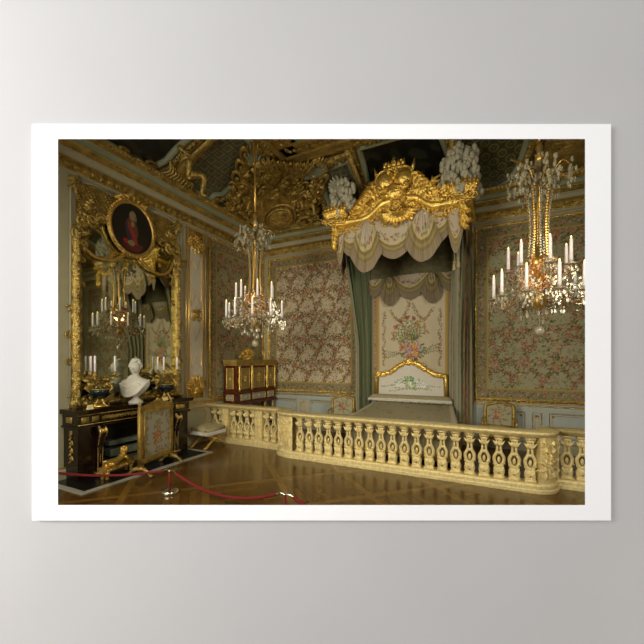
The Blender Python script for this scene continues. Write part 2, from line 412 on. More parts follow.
TN[0] += 1; g = MB(fB); g.box(XL, XR, .93, .965, .0, .065, .012); g.tube([(XL, 1.005, .06), (XR, 1.005, .06)], .012); struct(g.build('trim_%d' % TN[0], 'gold', None, False))
TN[0] += 1; g = MB(fL); g.box(5.35, YB, .90, .96, .0, .06, .015); struct(g.build('trim_%d' % TN[0], 'gold', None, False))
# pale corner strips with gilt edges
TN[0] += 1; g = MB(fB); g.box(XL, XL+.20, 1.0, 4.95, 0, .03); g.box(-.50, -.42, 1.0, 4.95, 0, .03); struct(g.build('trim_%d' % TN[0], 'boiserie', None, False))
TN[0] += 1; g = MB(fB)
for x in (XL+.05, XL+.19): g.tube([(x, 1.02, .03), (x, 4.94, .03)], .012)
struct(g.build('trim_%d' % TN[0], 'gold_bright', None, False))
# ------------------------------------------------------------------ left wall: pilaster panel, mirror, portrait
def pilaster(y0, y1, full=True):
    TN[0] += 1; g = MB(fL)
    g.box(y0, y1, 1.0, 4.95, 0, .03); struct(g.build('trim_%d' % TN[0], 'boiserie', None, False))
    p = thing('wall_panel', 'tall narrow grey-white panel with gilt arabesques between mirror and tapestry', 'panel', fL((y0+y1)/2, 1.0))
    g = MB(fL); g.box(y0+.13, y1-.13, 1.25, 4.55, .03, .04); g.build('field', 'panel_pale', p, False)
    g = MB(fL); c = (y0+y1)/2
    for e, r in ((.03, .016), (.11, .016)): g.tube([(y0+e, 1.05, .04), (y1-e, 1.05, .04), (y1-e, 4.92, .04), (y0+e, 4.92, .04)], r, 6, True)
    for sg in (1, -1):      # broken inner moulding
        g.tube(smoothpath([(c+sg*.02, 4.02, .04), (c+sg*.05, 4.1, .04), (c+sg*.10, 4.22, .04), (c+sg*.14, 4.2, .04), (c+sg*.15, 4.0, .04), (c+sg*.15, 3.2, .04)], 4), .007)
        g.tube(smoothpath([(c+sg*.02, 2.0, .04), (c+sg*.05, 1.9, .04), (c+sg*.10, 1.78, .04), (c+sg*.15, 1.8, .04), (c+sg*.15, 2.3, .04)], 4), .007)
        g.tube(smoothpath([(c, 3.55, .04), (c+sg*.08, 3.3, .04), (c+sg*.17, 3.1, .04), (c+sg*.14, 2.95, .04), (c+sg*.17, 2.8, .04), (c+sg*.08, 2.6, .04), (c, 2.35, .04)], 4), .007)
    g.build('moulding', 'gold_smooth', p)
    g = MB(fL)
    def orn(z, R, n):
        for i in range(n):
            a = 2*PI*i/n; g.acanthus(c, z, a, R*(.55+.35*abs(math.sin(a))), R*.5, .02, .035, .4, 3)
        for sg in (-1, 1):
            for d in (-1, 1): g.scroll(c+sg*R*.5, z+d*R*.45, R*.28, 0, 1.1, sg, .012, .035)
        g.rosette(c, z, R*.4, .05, 7, .02)
    orn(2.96, .20, 8)
    for z, d in ((4.72, -1), (1.22, 1)):
        g.box(y0+.12, y1-.12, z-.18, z+.18, .03, .045)
        for i in range(9): g.acanthus(c+(i-4)*.035, z+d*.05, d*PI/2+(i-4)*-.28*d, .36-abs(i-4)*.04, .09, .03, .045, .2, 3)
        for sg in (-1, 1):
            g.scroll(c+sg*.13, z, .10, 0, 1.2, sg, .016, .045); g.scroll(c+sg*.08, z+d*.17, .07, 1, 1.2, -sg, .013, .04)
        g.rosette(c, z, .1, .06, 8, .03)
    g.build('gilt_ornament', 'gold', p)
pilaster(5.55, 6.2)
# mirror over the fireplace
MY0, MY1, MZ0, MZ1 = 3.22, 5.40, 1.18, 4.95
mr = thing('overmantel_mirror', 'huge arched wall mirror in carved gilt frame above the dark marble fireplace', 'mirror', fL(4.33, 1.18))
g = MB(fL)
arch = lambda y: 3.95+.52*math.sqrt(max(0, 1-((y-4.33)/1.05)**2))
ys = [MY0+.08+i*(MY1-MY0-.16)/40 for i in range(41)]
g.add([(y, MZ0+.05, .02) for y in ys]+[(y, arch(y), .02) for y in ys], [(i, i+1, 42+i, 41+i) for i in range(40)])
g.build('mirror_glass', 'mirror', mr, False)
g = MB(fL)   # trellis spandrels above the arch, behind the portrait
g.add([(y, arch(y)-.03, .03) for y in ys]+[(y, MZ1-.06, .03) for y in ys], [(i, i+1, 42+i, 41+i) for i in range(40)])
y = MY0-1.2
while y < MY1:
    for sg in (1,):
        pts = []
        for k in range(60):
            yy = y+k*.035; zz = 3.9+k*.021
            if MY0+.1 < yy < MY1-.1 and arch(yy) < zz < MZ1-.08: pts.append((yy, zz, .045))
        if len(pts) > 1: g.tube(pts, .014, 5)
        pts = []
        for k in range(60):
            yy = y+1.3-k*.02; zz = 3.9+k*.035
            if MY0+.1 < yy < MY1-.1 and arch(yy) < zz < MZ1-.08: pts.append((yy, zz, .045))
        if len(pts) > 1: g.tube(pts, .010, 5)
    y += .075
g.build('trellis', 'gold_old', mr)
g = MB(fL)   # frame: palm-trunk sides, curls on the arch
for yy in (MY0+.08, MY1-.08):
    rs = [.075+.012*math.sin(i*1.9) for i in range(50)]
    g.tube([(yy, MZ0+i*(2.95/49), .05) for i in range(50)], rs, 8)
    for i in range(70):
        a = random.uniform(-1, 1); g.leaf(yy+.06*a, MZ0+.05+i*.041, PI/2+a, .11, .055, .04, .08+.03*(1-abs(a)))
    for i in range(7): g.scroll(yy+random.choice((-1, 1))*.1, MZ0+.3+i*.42, .07, random.uniform(0, 6), 1, random.choice((-1, 1)), .015, .03)
ap = [(y, arch(y), .05) for y in ys]
g.tube(ap, .045, 8)
carved(g, [(p[0], p[1]) for p in ap], .13, .03, .06, False)
g.box(MY0, MY1, MZ0-.05, MZ0+.07, 0, .08)
carved(g, [(MY0, MZ0+.05), (MY1, MZ0+.05)], .16, .05, .06, False)
for sg in (-1, 1):
    c = 4.33
    for i, (dy, dz, R) in enumerate(((1.0, 4.02, .15), (.96, 4.24, .13), (.8, 4.26, .12), (.62, 4.38, .11), (.93, 3.84, .10))):
        g.scroll(c+sg*dy, dz, R, 1.2*i, 1.4, sg, .028, .05); g.acanthus(c+sg*dy, dz, i*1.1, R*1.5, .12, .05, .06)
    g.acanthus(c+sg*.72, 4.6, PI/2-sg*2, .3, .15, .04, .05)
g.build('carved_frame', 'gold_old', mr)
g = MB(fL)   # outer pale fillet with broken corners
for sg in (-1, 1):
    c = 4.33; w = (MY1-MY0)/2+.02
    g.tube([(c+sg*w, 1.2, .03), (c+sg*w, 4.72, .04), (c+sg*(w-.05), 4.78, .04), (c+sg*(w-.14), 4.78, .04), (c+sg*(w-.20), 4.88, .04), (c+sg*(w-.35), 4.93, .04), (c+sg*.3, 4.93, .04)], .017, 6)
g.build('fillet', 'boiserie', mr)
for sg in (-1, 1):
    g = MB(fL)
    for i in range(6): g.acanthus(4.31+sg*1.0, 4.80, i*1.05, .17, .1, .03, .03); g.scroll(4.31+sg*(.93+.03*i), 4.74+.03*i, .05, i, 1, sg, .012, .04)
    g.build('corner_ornament', 'gold_old', mr)
# oval portrait hung on the mirror
op = thing('oval_portrait', 'dark oval portrait of a figure in red on the gilt top of the mirror', 'picture', fL(4.25, 3.85, .1))
cv = Cloth(.96, 1.04, .012, (.012, .010, .009))
cv.c *= 1+.3*rng.rand(cv.ny, cv.nx, 1)
cv.ellipse(.44, .17, .20, .12, (.09, .012, .014)); cv.ellipse(.60, .14, .18, .09, (.12, .02, .02)); cv.ellipse(.48, .50, .14, .24, (.13, .045, .035), .2)
cv.ellipse(.40, .45, .06, .2, (.045, .03, .06), .2); cv.ellipse(.50, .42, .045, .25, (.30, .035, .03), .5); cv.ellipse(.33, .24, .06, .05, (.30, .02, .02)); cv.ellipse(.47, .22, .09, .06, (.24, .19, .10))
cv.ellipse(.50, .79, .085, .10, (.25, .21, .14)); cv.ellipse(.48, .765, .052, .075, (.32, .20, .12)); cv.ellipse(.57, .74, .03, .06, (.2, .17, .12)); cv.ellipse(.50, .62, .04, .06, (.28, .22, .16))
def ovfr(x, y):
    a, b_ = (x/.96*2-1), (y/1.04*2-1)
    X, Y = a*math.sqrt(1-b_*b_/2), b_*math.sqrt(1-a*a/2)
    return fL(4.23+X*.42, 4.38+Y*.47, .12)
cv.grid('canvas', ovfr, op, 'painting')
g = MB(fL); ovp = [(4.25+.44*math.cos(2*PI*i/48), 4.38+.49*math.sin(2*PI*i/48), .11) for i in range(48)]
g.tube(ovp, .038, 8, True)
for i in range(60): a = 2*PI*i/60; g.leaf(4.25+.46*math.cos(a), 4.38+.51*math.sin(a), a+1.2, .07, .04, .025, .11)
for i in range(-3, 4): g.acanthus(4.25+i*.07, 4.86, PI/2-i*.4, .16, .12, .05, .1)
for sg in (-1, 1): g.scroll(4.25+sg*.2, 4.88, .09, 0, 1.2, sg, .02, .1); g.tube(smoothpath([(4.25+sg*.15, 3.88, .11), (4.25+sg*.35, 3.72, .1), (4.25+sg*.65, 3.68, .09), (4.25+sg*.85, 3.80, .08), (4.25+sg*.95, 4.0, .07)], 5), .028)
g.box(4.1, 4.4, 3.86, 3.92, .03, .1); g.build('oval_frame', 'gold', op)
g = MB(fL); g.ell((4.25, 4.38, .08), (.42, .47, .03), 24, 4); g.build('backing', 'tester', op)
# ------------------------------------------------------------------ silk and tapestry wall hangings
BROWNS = [(.12, .10, .035), (.17, .14, .05), (.09, .085, .035), (.22, .16, .06), (.13, .13, .06)]
def field(cl, ground, k_=1.0):
    w, h = cl.w, cl.h; sx = .56; sy = .66; D_ = [tuple(q*k_ for q in c) for c in BROWNS]; F_ = [tuple(q*k_ for q in c) for c in [(.38, .17, .12), (.34, .20, .12), (.42, .24, .17), (.27, .13, .08), (.40, .27, .13), (.36, .19, .17)]]
    for i in range(int(w*h*190)): x, y, a = random.uniform(0, w), random.uniform(0, h), random.uniform(0, 6); cl.ellipse(x, y, .028, .011, random.choice([tuple(q*.62 for q in ground), tuple(q*.5 for q in ground), (.33, .24, .14), (.2, .185, .085)]), a)
    for i in range(int(w/sx)+2):
        for j in range(int(h/sy)+2):
            x = i*sx+.1+(sx/2 if j % 2 else 0); y = j*sy+.1
            for k in range(9): a = 2*PI*k/9+.4; cl.sprig(x+.1*math.cos(a), y+.1*math.sin(a), a, random.uniform(.2, .36), F_, D_, .034, 1.1*(1 if k % 2 else -1))
            cl.bouquet(x, y, .15, F_+[(.46, .24, .09), (.36, .16, .08)], D_, 13)
    for i in range(int(w*h*34)): cl.flower(random.uniform(0, w), random.uniform(0, h), random.uniform(.014, .03), random.choice(F_+D_+[(.5, .42, .3)]))
def border(cl, wd, ground=(.27, .24, .13), st=.145):
    w, h = cl.w, cl.h; X, Y = cl.X, cl.Y
    m = (X < wd) | (X > w-wd) | (Y < wd) | (Y > h-wd); cl.fill(m, ground)
    cl.c[m] *= (1+.15*rng.rand(int(m.sum()), 1))
    P = [(wd/2, wd/2), (w-wd/2, wd/2), (w-wd/2, h-wd/2), (wd/2, h-wd/2), (wd/2, wd/2)]
    for a, b_ in zip(P, P[1:]):
        L = math.hypot(b_[0]-a[0], b_[1]-a[1]); n = int(L/st)
        for i in range(n):
            x, y = a[0]+(b_[0]-a[0])*i/n, a[1]+(b_[1]-a[1])*i/n
            for k in range(5): q = random.uniform(0, 6); cl.ellipse(x+.06*math.cos(q), y+.06*math.sin(q), .035, .015, random.choice(GREENS), q)
            cl.bouquet(x, y, .065, [(.50, .20, .18), (.55, .33, .30), (.40, .10, .12), (.50, .25, .3)], GREENS, 5)
    for e in (0.012, wd):
        m = (abs(X-e) < .013) & (Y > e-.01) & (Y < h-e+.01) | (abs(X-(w-e)) < .013) & (Y > e-.01) & (Y < h-e+.01) | (abs(Y-e) < .013) & (X > e-.01) & (X < w-e+.01) | (abs(Y-(h-e)) < .013) & (X > e-.01) & (X < w-e+.01)
        cl.fill(m, GOLDY)
def hanging(label, fr, u0, u1, v0, v1, ground, wd=.24, fmat='gold'):
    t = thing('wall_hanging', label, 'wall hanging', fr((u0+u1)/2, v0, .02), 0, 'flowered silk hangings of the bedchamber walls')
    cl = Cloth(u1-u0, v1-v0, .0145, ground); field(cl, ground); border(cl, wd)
    cl.grid('flowered_silk', lambda x, y: fr(u0+x, v0+y, .035), t)
    g = MB(fr); P = [(u0, v0), (u1, v0), (u1, v1), (u0, v1)]
    g.tube([(a, b_, .04) for a, b_ in P], .032, 6, True)
    carved(g, P, .085, .03, .10); g.build('gilt_frame', fmat, t)
    return t
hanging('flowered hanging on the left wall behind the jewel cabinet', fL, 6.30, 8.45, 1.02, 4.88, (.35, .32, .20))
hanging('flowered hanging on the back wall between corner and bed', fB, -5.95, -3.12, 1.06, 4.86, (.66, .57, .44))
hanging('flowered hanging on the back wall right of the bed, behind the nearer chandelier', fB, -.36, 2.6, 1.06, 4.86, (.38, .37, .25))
# ------------------------------------------------------------------ the cove: compartments and gilt stucco
KT = 2.2
def cL(u, s, n=0): return fCL(u, s/KT, n)
def cB(u, s, n=0): return fCB(u, s/KT, n)
def cC(u, s, n=0):
    t = max(0, s/KT); i, z, _, _ = cprof(min(1, t)); a, d = cnorm(min(1, t)); k = u*.6; r = math.sqrt(k*k+.28**2); w = n*.75
    return (XL+i+k+r+a*w, YB-i+k-r-a*w, z+d*w)
def inpoly(x, y, P):
    c = False
    for i in range(len(P)):
        (x1, y1), (x2, y2) = P[i-1], P[i]
        if (y1 > y) != (y2 > y) and x < (x2-x1)*(y-y1)/(y2-y1)+x1: c = not c
    return c
def cell(fr, P, nm, label, kind, n0=.02):
    """one compartment of the cove: a painted or mosaic field in a double moulding"""
    P = [(a, b_*KT) for a, b_ in P]; us = [p[0] for p in P]; vs = [p[1] for p in P]; u0, u1, v0, v1 = min(us), max(us), min(vs), max(vs)
    C = fr(sum(us)/len(us), sum(vs)/len(vs), 0)
    t = thing(nm, label, 'ceiling compartment', C)
    cl = Cloth(u1-u0, v1-v0, .02, (.085, .088, .052))
    X, Y = cl.X+u0, cl.Y
    if kind == 'mosaic':
        cl.c[:] = np.array((.085, .095, .07)); q = .20
        dx, dy = np.abs((X/q) % 1-.5), np.abs((Y/q) % 1-.5); m_ = np.maximum(dx, dy)
        cl.fill((m_ > .26) & (m_ < .40), (.23, .20, .11)); cl.fill(m_ < .09, (.14, .11, .04)); cl.fill((np.minimum(dx, dy) > .46), (.12, .13, .10))
    elif kind == 'lattice':
        cl.c[:] = np.array((.045, .052, .026)); q = .3
        a, b_ = ((X+Y)/q) % 1-.5, ((X-Y)/q) % 1-.5
        cl.fill((np.abs(np.hypot(a, b_)-.36) < .06), (.20, .17, .06)); cl.fill(np.hypot(a, b_) < .12, (.12, .10, .03))
    else:
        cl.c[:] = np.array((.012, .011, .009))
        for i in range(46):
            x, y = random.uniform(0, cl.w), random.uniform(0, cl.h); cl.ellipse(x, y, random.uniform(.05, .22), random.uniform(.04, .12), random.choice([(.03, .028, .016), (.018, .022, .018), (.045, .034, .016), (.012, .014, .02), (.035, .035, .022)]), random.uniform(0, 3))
    G = np.array([[fr(float(u0+cl.X[i, j]), float(v0+cl.Y[i, j]), n0) for j in range(cl.nx)] for i in range(cl.ny)]).reshape(-1, 3)
    idx = np.arange(cl.ny*cl.nx).reshape(cl.ny, cl.nx); f = []
    for i in range(cl.ny-1):
        for j in range(cl.nx-1):
            if inpoly(u0+cl.X[i, j], v0+cl.Y[i, j], P): f.append((idx[i, j], idx[i, j+1], idx[i+1, j+1], idx[i+1, j]))
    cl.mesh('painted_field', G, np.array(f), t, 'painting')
    D = [tuple(p) for p, a in [(q[0], q[1]) for q in resample([(x, y, 0) for x, y in P], .15, True)]]
    cx, cy = (u0+u1)/2, (v0+v1)/2
    g = MB(fr); g.tube([(p[0], p[1], n0+.02) for p in D], .07, 6, True); g.build('pale_moulding', 'panel_green', t)
    g = MB(fr); E_ = [(cx+(p[0]-cx)*(1+.15/max(.3, abs(u1-cx))), cy+(p[1]-cy)*(1+.15/max(.3, abs(v1-cy)))) for p in D]
    g.tube([(p[0], p[1], n0+.02) for p in E_], .085, 6, True); carved(g, E_, .16, n0+.03, .09); g.build('gilt_moulding', 'gold_shaded', t)
    return t
cell(cL, [(3.3, .12), (4.55, .12), (4.75, .3), (4.8, .8), (4.5, .92), (3.2, .92), (3.1, .3)], 'ceiling_painting', 'dark painted compartment of the ceiling cove above the mirror', 'paint')
cell(cL, [(5.05, .14), (6.05, .14), (6.12, .24), (6.3, .30), (6.38, .55), (6.25, .72), (5.9, .90), (5.1, .92)], 'mosaic_compartment', 'cove compartment of gilt square mosaic above the tall narrow wall panel', 'mosaic')
cell(cB, [(-3.90, .09), (-3.62, .09), (-2.85, .09), (-2.85, .80), (-3.40, .78), (-3.72, .66), (-3.78, .3)], 'mosaic_compartment', 'cove compartment of gilt mosaic behind the left plume of the bed canopy', 'mosaic')
cell(cB, [(-2.6, .06), (-.85, .06), (-.8, .5), (-.95, .9), (-2.5, .9), (-2.65, .5)], 'ceiling_painting', 'nearly black painted cove compartment right behind the canopy crest', 'paint')
cell(cB, [(-.62, .07), (-.02, .07), (.28, .15), (.45, .30), (.56, .52), (.66, .9), (-.62, .9)], 'mosaic_compartment', 'dark green ringed lattice compartment right of the white canopy plume', 'lattice')
def relief(g, u0, u1, v0, v1, n, s=1., n0=.0, test=None):
    for i in range(n):
        u, v = random.uniform(u0, u1), random.uniform(v0, v1)
        if test and not test(u, v): continue
        k = random.random(); q = s*random.uniform(.7, 1.3)
        if k < .35: g.acanthus(u, v, random.uniform(0, 6.3), .28*q, .14*q, .06*q, n0, random.uniform(-1, 1))
        elif k < .6: g.scroll(u, v, .13*q, random.uniform(0, 6.3), 1.3, random.choice((-1, 1)), .026*q, n0)
        elif k < .8: g.ell((u, v, n0+.03), (.06*q, .05*q, .05*q), 7, 5)
        else: g.rosette(u, v, .08*q, n0, 6, .04*q)
def person(name, mat, parent, o, S, ax, joints):
    """a continuous skinned figure; joints in head-heights, placed with axes ax"""
    J = joints; names = list(J); vx = []
    X, Y, Z = [Vector(a) for a in ax]; o = Vector(o)
    for k in names: p = J[k]; vx.append(o+(X*p[0]+Y*p[1]+Z*p[2])*S)
    E_ = [('pel', 'chest'), ('chest', 'neck'), ('neck', 'head'), ('head', 'top'), ('chest', 'shl'), ('shl', 'ell'), ('ell', 'hal'), ('hal', 'fil'), ('chest', 'shr'), ('shr', 'elr'), ('elr', 'har'), ('har', 'fir'), ('pel', 'hil'), ('hil', 'knl'), ('knl', 'anl'), ('anl', 'tol'), ('pel', 'hir'), ('hir', 'knr'), ('knr', 'anr'), ('anr', 'tor')]
    R = dict(pel=.55, chest=.58, neck=.22, head=.42, top=.30, shl=.32, ell=.23, hal=.16, fil=.11, shr=.32, elr=.23, har=.16, fir=.11, hil=.46, knl=.32, anl=.20, tol=.13, hir=.46, knr=.32, anr=.20, tor=.13)
    me = bpy.data.meshes.new(name); me.from_pydata([tuple(v) for v in vx], [(names.index(a), names.index(b_)) for a, b_ in E_], []); me.update()
    ob = bpy.data.objects.new(name, me); COL.objects.link(ob)
    sk = ob.modifiers.new('s', 'SKIN'); 
    if not me.skin_vertices: me.attributes.new  # layer is made with the modifier below
    import bmesh
    bm = bmesh.new(); bm.from_mesh(me); lay = bm.verts.layers.skin.verify(); bm.verts.ensure_lookup_table()
    for i, k in enumerate(names): bm.verts[i][lay].radius = (R[k]*S, R[k]*S); bm.verts[i][lay].use_root = (k == 'pel')
    bm.to_mesh(me); bm.free()
    sb = ob.modifiers.new('b', 'SUBSURF'); sb.levels = 2; sb.render_levels = 2; me.materials.append(MATS[mat])
    if parent: ob.parent = parent; ob.matrix_parent_inverse = Matrix.Translation(-parent.location)
    dg = bpy.context.evaluated_depsgraph_get(); ev = ob.evaluated_get(dg); nm = bpy.data.meshes.new_from_object(ev)
    nm.name = name; ob.modifiers.clear(); ob.data = nm; nm.polygons.foreach_set('use_smooth', [True]*len(nm.polygons))
    nm.materials.clear(); nm.materials.append(MATS[mat])
    return ob
SIT = dict(pel=(0, 0, 0), chest=(.1, .05, 1.5), neck=(.15, .1, 2.15), head=(.2, .2, 2.75), top=(.22, .2, 3.1), shl=(-.55, .1, 1.85), ell=(-1.1, .4, 1.2), hal=(-.7, 1.0, .8), fil=(-.5, 1.2, .7), shr=(.75, .1, 1.85), elr=(1.4, .3, 2.1), har=(2.0, .6, 2.6), fir=(2.2, .7, 2.75), hil=(-.35, .25, -.1), knl=(-.8, 1.6, .15), anl=(-.7, 1.7, -1.2), tol=(-.8, 2.1, -1.35), hir=(.4, .25, -.1), knr=(1.0, 1.5, -.2), anr=(1.3, 1.3, -1.6), tor=(1.5, 1.7, -1.75))
def head_bits(parent, ob_o, S, ax, J, mat, lift=0):
    X, Y, Z = [Vector(a) for a in ax]; g = MB(); h_ = Vector(ob_o)+(X*J['head'][0]+Y*J['head'][1]+Z*J['head'][2])*S
    for i in range(26):
        a = random.uniform(0, 2*PI); q = h_+(X*math.cos(a)*.40+Y*(math.sin(a)*.34-.12)+Z*random.uniform(.05, .5))*S; g.ell(tuple(q), (.13*S,)*3, 6, 4)
    return g.build('hair', mat, parent)
# corner cartouche
cc = thing('corner_cartouche', 'great gilded stucco cartouche with two cherubs filling the corner of the cove', 'stucco', cC(0, .5))
g = MB(cC); nu, nv = 24, 20; wid = lambda s: 1.55-.35*abs(s-.75)-.35*s
vs = []
for i in range(nv+1):
    s = .02+i/nv*1.98
    for j in range(nu+1):
        u = (j/nu*2-1)*wid(s); vs.append((u, s, .05+.25*math.cos(u/wid(s)*1.5)*math.sin(PI*min(1, .15+i/nv*.85))))
g.add(vs, [(i*(nu+1)+j, i*(nu+1)+j+1, (i+1)*(nu+1)+j+1, (i+1)*(nu+1)+j) for i in range(nv) for j in range(nu)])
g.build('ground', 'gold_old', cc)
g = MB(cC); relief(g, -1.35, 1.35, .1, 1.85, 190, 1.15, .22, lambda u, v: abs(u) < wid(v)*.95)
for sg in (-1, 1):
    for i in range(7): g.scroll(sg*(1.32-.05*i), .18+.26*i, .17, i, 1.4, sg, .04, .12); g.acanthus(sg*(1.25-.05*i), .25+.25*i, PI/2+sg*.4, .42, .2, .08, .12, sg*.5)
for i in range(-5, 6): g.acanthus(i*.09, 1.75, PI/2-i*.22, .38, .14, .08, .2)
g.build('scrollwork', 'gold_old', cc)
g = MB(cC)
for r, h_ in ((.50, .30), (.40, .36), (.30, .33)): g.tube([(.25+r*.9*math.cos(2*PI*i/30), .62+r*math.sin(2*PI*i/30), h_) for i in range(30)], .035, 6, True)
g.ell((.25, .62, .28), (.40, .44, .12), 16, 6); relief(g, -.0, .5, .35, .9, 16, .7, .38); g.build('shield', 'gold_old', cc)
g = MB(cC)
for i in range(46):
    t = i/45; g.ell((-.95+1.9*t+random.uniform(-.04, .04), .30-.22*math.sin(PI*t)+random.uniform(-.04, .04), .30), (.065, .06, .065), 6, 4)
g.build('garland', 'gold_old', cc)
di = Vector((1, -1, 0)).normalized(); la = Vector((1, 1, 0)).normalized()
for sg, u, s in ((-1, -.55, .95), (1, .85, 1.0)):
    p = Vector(cC(u, s, .32)); ax = (la*sg, di, Vector((0, 0, 1)))
    b_ = person('cherub', 'gold_old', cc, p, .17, ax, SIT); hb = head_bits(None, p, .17, ax, SIT, 'gold_old'); hb.parent = b_
    hb.matrix_parent_inverse = Matrix.Translation(-cc.location) @ Matrix.Identity(4) if 0 else Matrix.Identity(4)
    hb.matrix_parent_inverse = (Matrix.Translation(cc.location) @ b_.matrix_parent_inverse).inverted()
for k, (u, s) in enumerate(((-.75, 1.75), (.75, 1.72))):
    g = MB(cC)
    for i in range(-4, 5): g.leaf(u, s-.1, PI/2+i*.3, .34, .09, .05, .18)
    g.build('shell', 'panel_green', cc)
# gilt figure sitting on the cornice, and the mask
gf = thing('gilt_figure', 'gilded seated figure on the cornice between two cove compartments', 'statue', cL(4.95, .4))
p = Vector(cL(4.98, .72, .28)); ax = (Vector((0, 1, 0)), Vector((1, 0, 0)), Vector((.35, 0, 1)).normalized())
b_ = person('body', 'gold_old', gf, p, .24, ax, SIT); head_bits(gf, p, .24, ax, SIT, 'gold_old')
g = MB(cL); 
for i in range(9): g.tube(smoothpath([(4.7+.06*i, .75-.03*i, .2), (4.75+.07*i, .5, .26), (4.65+.09*i, .18, .2)], 4), .035)
g.build('drapery', 'gold_shaded', gf)
mk = thing('stucco_mask', 'gilded mask with swept leaves breaking over the cornice above the portrait', 'stucco', cL(4.2, .15))
g = MB(cL); g.ell((4.2, .2, .1), (.13, .17, .13), 10, 7)
for sg in (-1, 1):
    g.ell((4.2+sg*.05, .24, .21), (.025, .018, .02), 6, 4)
    for i in range(5): g.acanthus(4.2+sg*(.12+.12*i), .18-.02*i, PI/2-sg*(1.2+.1*i), .34, .18, .08, .06, -sg*.5)
    g.scroll(4.2+sg*.26, .3, .15, 0, 1.3, sg, .04, .08)
g.ell((4.2, .19, .23), (.02, .05, .03), 6, 4); g.build('mask', 'gold_shaded', mk)
# low carving filling the rest of the cove
P_ = [('stucco_relief', 'gilt leaf carving of the cove above the left end of the mirror', cL, 2.6, 3.05, .1, 1.9, 22), ('stucco_relief', 'gilt trophy carving of the cove between mosaic panel and corner cartouche', cL, 6.50, 6.78, .1, 1.5, 24),
      ('stucco_relief', 'gilt carving in the low wedge of cove left of the corner cartouche', cL, 6.7, 7.25, .05, .25, 10), ('stucco_relief', 'dark gilt radiating carving of the cove behind the nearer chandelier', cB, .85, 1.95, .05, 1.8, 60)]
for nm, lb, fr, a, b2, c, d, n in P_:
    t = thing(nm, lb, 'stucco', fr((a+b2)/2, (c+d)/2)); g = MB(fr)
    g.box(a, b2, c, d, 0, .04); relief(g, a, b2, c, d, n, .9, .04)
    if fr is cB:
        for i in range(11): g.leaf(1.4, .1, .5+i*.22, 1.1+.3*(i % 2), .14, .08, .1)
    g.build('carving', 'gold_shaded', t)
pl_ = thing('stucco_palmette', 'pale stucco palmette above the left plume of the bed canopy', 'stucco', cB(-3.25, 1.2))
g = MB(cB)
for i in range(-5, 6): g.leaf(-3.25, 1.1, PI/2+i*.24, .46-.02*abs(i), .10, .06, .08)
g.ell((-3.25, 1.08, .1), (.07, .07, .05)); g.build('palmette', 'feather', pl_)
# plain bands between compartments
TN[0] += 1; g = MB(cL)
for a in (4.93,): g.box(a-.06, a+.06, .1, 2.1, 0, .05)
for k, (s, w) in enumerate(((.06, .05), (2.12, .09))): g.tube([(y*.25-2, s, .04) for y in range(0, 34)], w, 6)
struct(g.build('trim_%d' % TN[0], 'gold_shaded'))
TN[0] += 1; g = MB(cB)
for s, w in ((.06, .05), (2.12, .09)): g.tube([(-4.1+x*.25, s, .04) for x in range(0, 20)], w, 6)
for a in (-2.74, -.72): g.box(a-.06, a+.06, .1, 2.1, 0, .05)
struct(g.build('trim_%d' % TN[0], 'gold_shaded'))
# heavy gilt beams framing the flat of the ceiling
TN[0] += 1; g = MB()
for k, (w0, w1, z) in enumerate(((0, .12, 6.22), (.12, .40, 6.27), (.40, .50, 6.20))):
    g.box(XL+2.1+w0, XL+2.1+w1, -2.5, YB-2.1-w0, z, 6.36); g.box(XL+2.1+w0, XR-2.1, YB-2.1-w1, YB-2.1-w0, z, 6.36)
for i in range(46): g.ell((XL+2.1+.26, -2+i*.18, 6.26), (.05, .07, .03), 6, 4); g.ell((XL+2.4+i*.1, YB-2.36, 6.26), (.04, .05, .03), 6, 4)
struct(g.build('trim_%d' % TN[0], 'gold_shaded', None, False))
TN[0] += 1; g = MB(); g.box(XL+2.6, XL+2.68, -2.5, YB-2.6, 6.26, 6.36); g.box(XL+2.6, XR-2.1, YB-2.68, YB-2.6, 6.26, 6.36); struct(g.build('trim_%d' % TN[0], 'panel_green', None, False))
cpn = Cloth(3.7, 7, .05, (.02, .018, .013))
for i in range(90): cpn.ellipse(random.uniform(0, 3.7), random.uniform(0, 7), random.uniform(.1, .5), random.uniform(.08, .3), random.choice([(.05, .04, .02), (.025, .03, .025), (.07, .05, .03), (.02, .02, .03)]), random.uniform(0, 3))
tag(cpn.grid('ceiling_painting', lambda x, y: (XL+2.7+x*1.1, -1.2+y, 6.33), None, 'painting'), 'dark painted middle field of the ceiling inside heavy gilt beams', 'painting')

# ------------------------------------------------------------------ the bed
CX = -1.60; HX = -1.795
bed = thing('state_bed', 'large state bed with brocade coverlet standing behind the gilt balustrade', 'bed', (CX, 7.4, 0))
g = MB(); g.box(CX-1.0, CX+1.0, 6.45, 8.4, .1, .6); g.build('bed_frame', 'gold_old', bed, False)
cl = Cloth(3.0, 2.7, .03, (.36, .32, .22))
for i in range(60): cl.bouquet(random.uniform(0, 3), random.uniform(0, 2.7), .07, [(.38, .30, .18), (.30, .22, .15), (.26, .25, .15)], [(.24, .23, .13)], 5)
X, Y = cl.X, cl.Y; m_ = (np.abs(X-.5) < .05) | (np.abs(X-2.5) < .05) | (np.abs(Y-.5) < .05); cl.fill(m_, (.55, .50, .40))
def spread(x, y):
    dx = x-1.5; dy = y-.5; ax_ = abs(dx); z = .80+.13*max(0, dy)/2.2
    xx, yy = dx, dy
    if ax_ > 1.02: z -= (ax_-1.02)*.98; xx = math.copysign(1.04+.02*math.sin(y*22), dx)
    if dy < 0: z += dy*.98; yy = -.02-.02*math.sin(x*20)
    f = (y-.5)/2.2
    return (-1.60-.15*max(0, f)+xx*(1-.13*max(0, f)), 6.40+yy*.93, max(.12, z+.012*math.sin(x*3+y*2)))
cl.grid('coverlet', spread, bed)
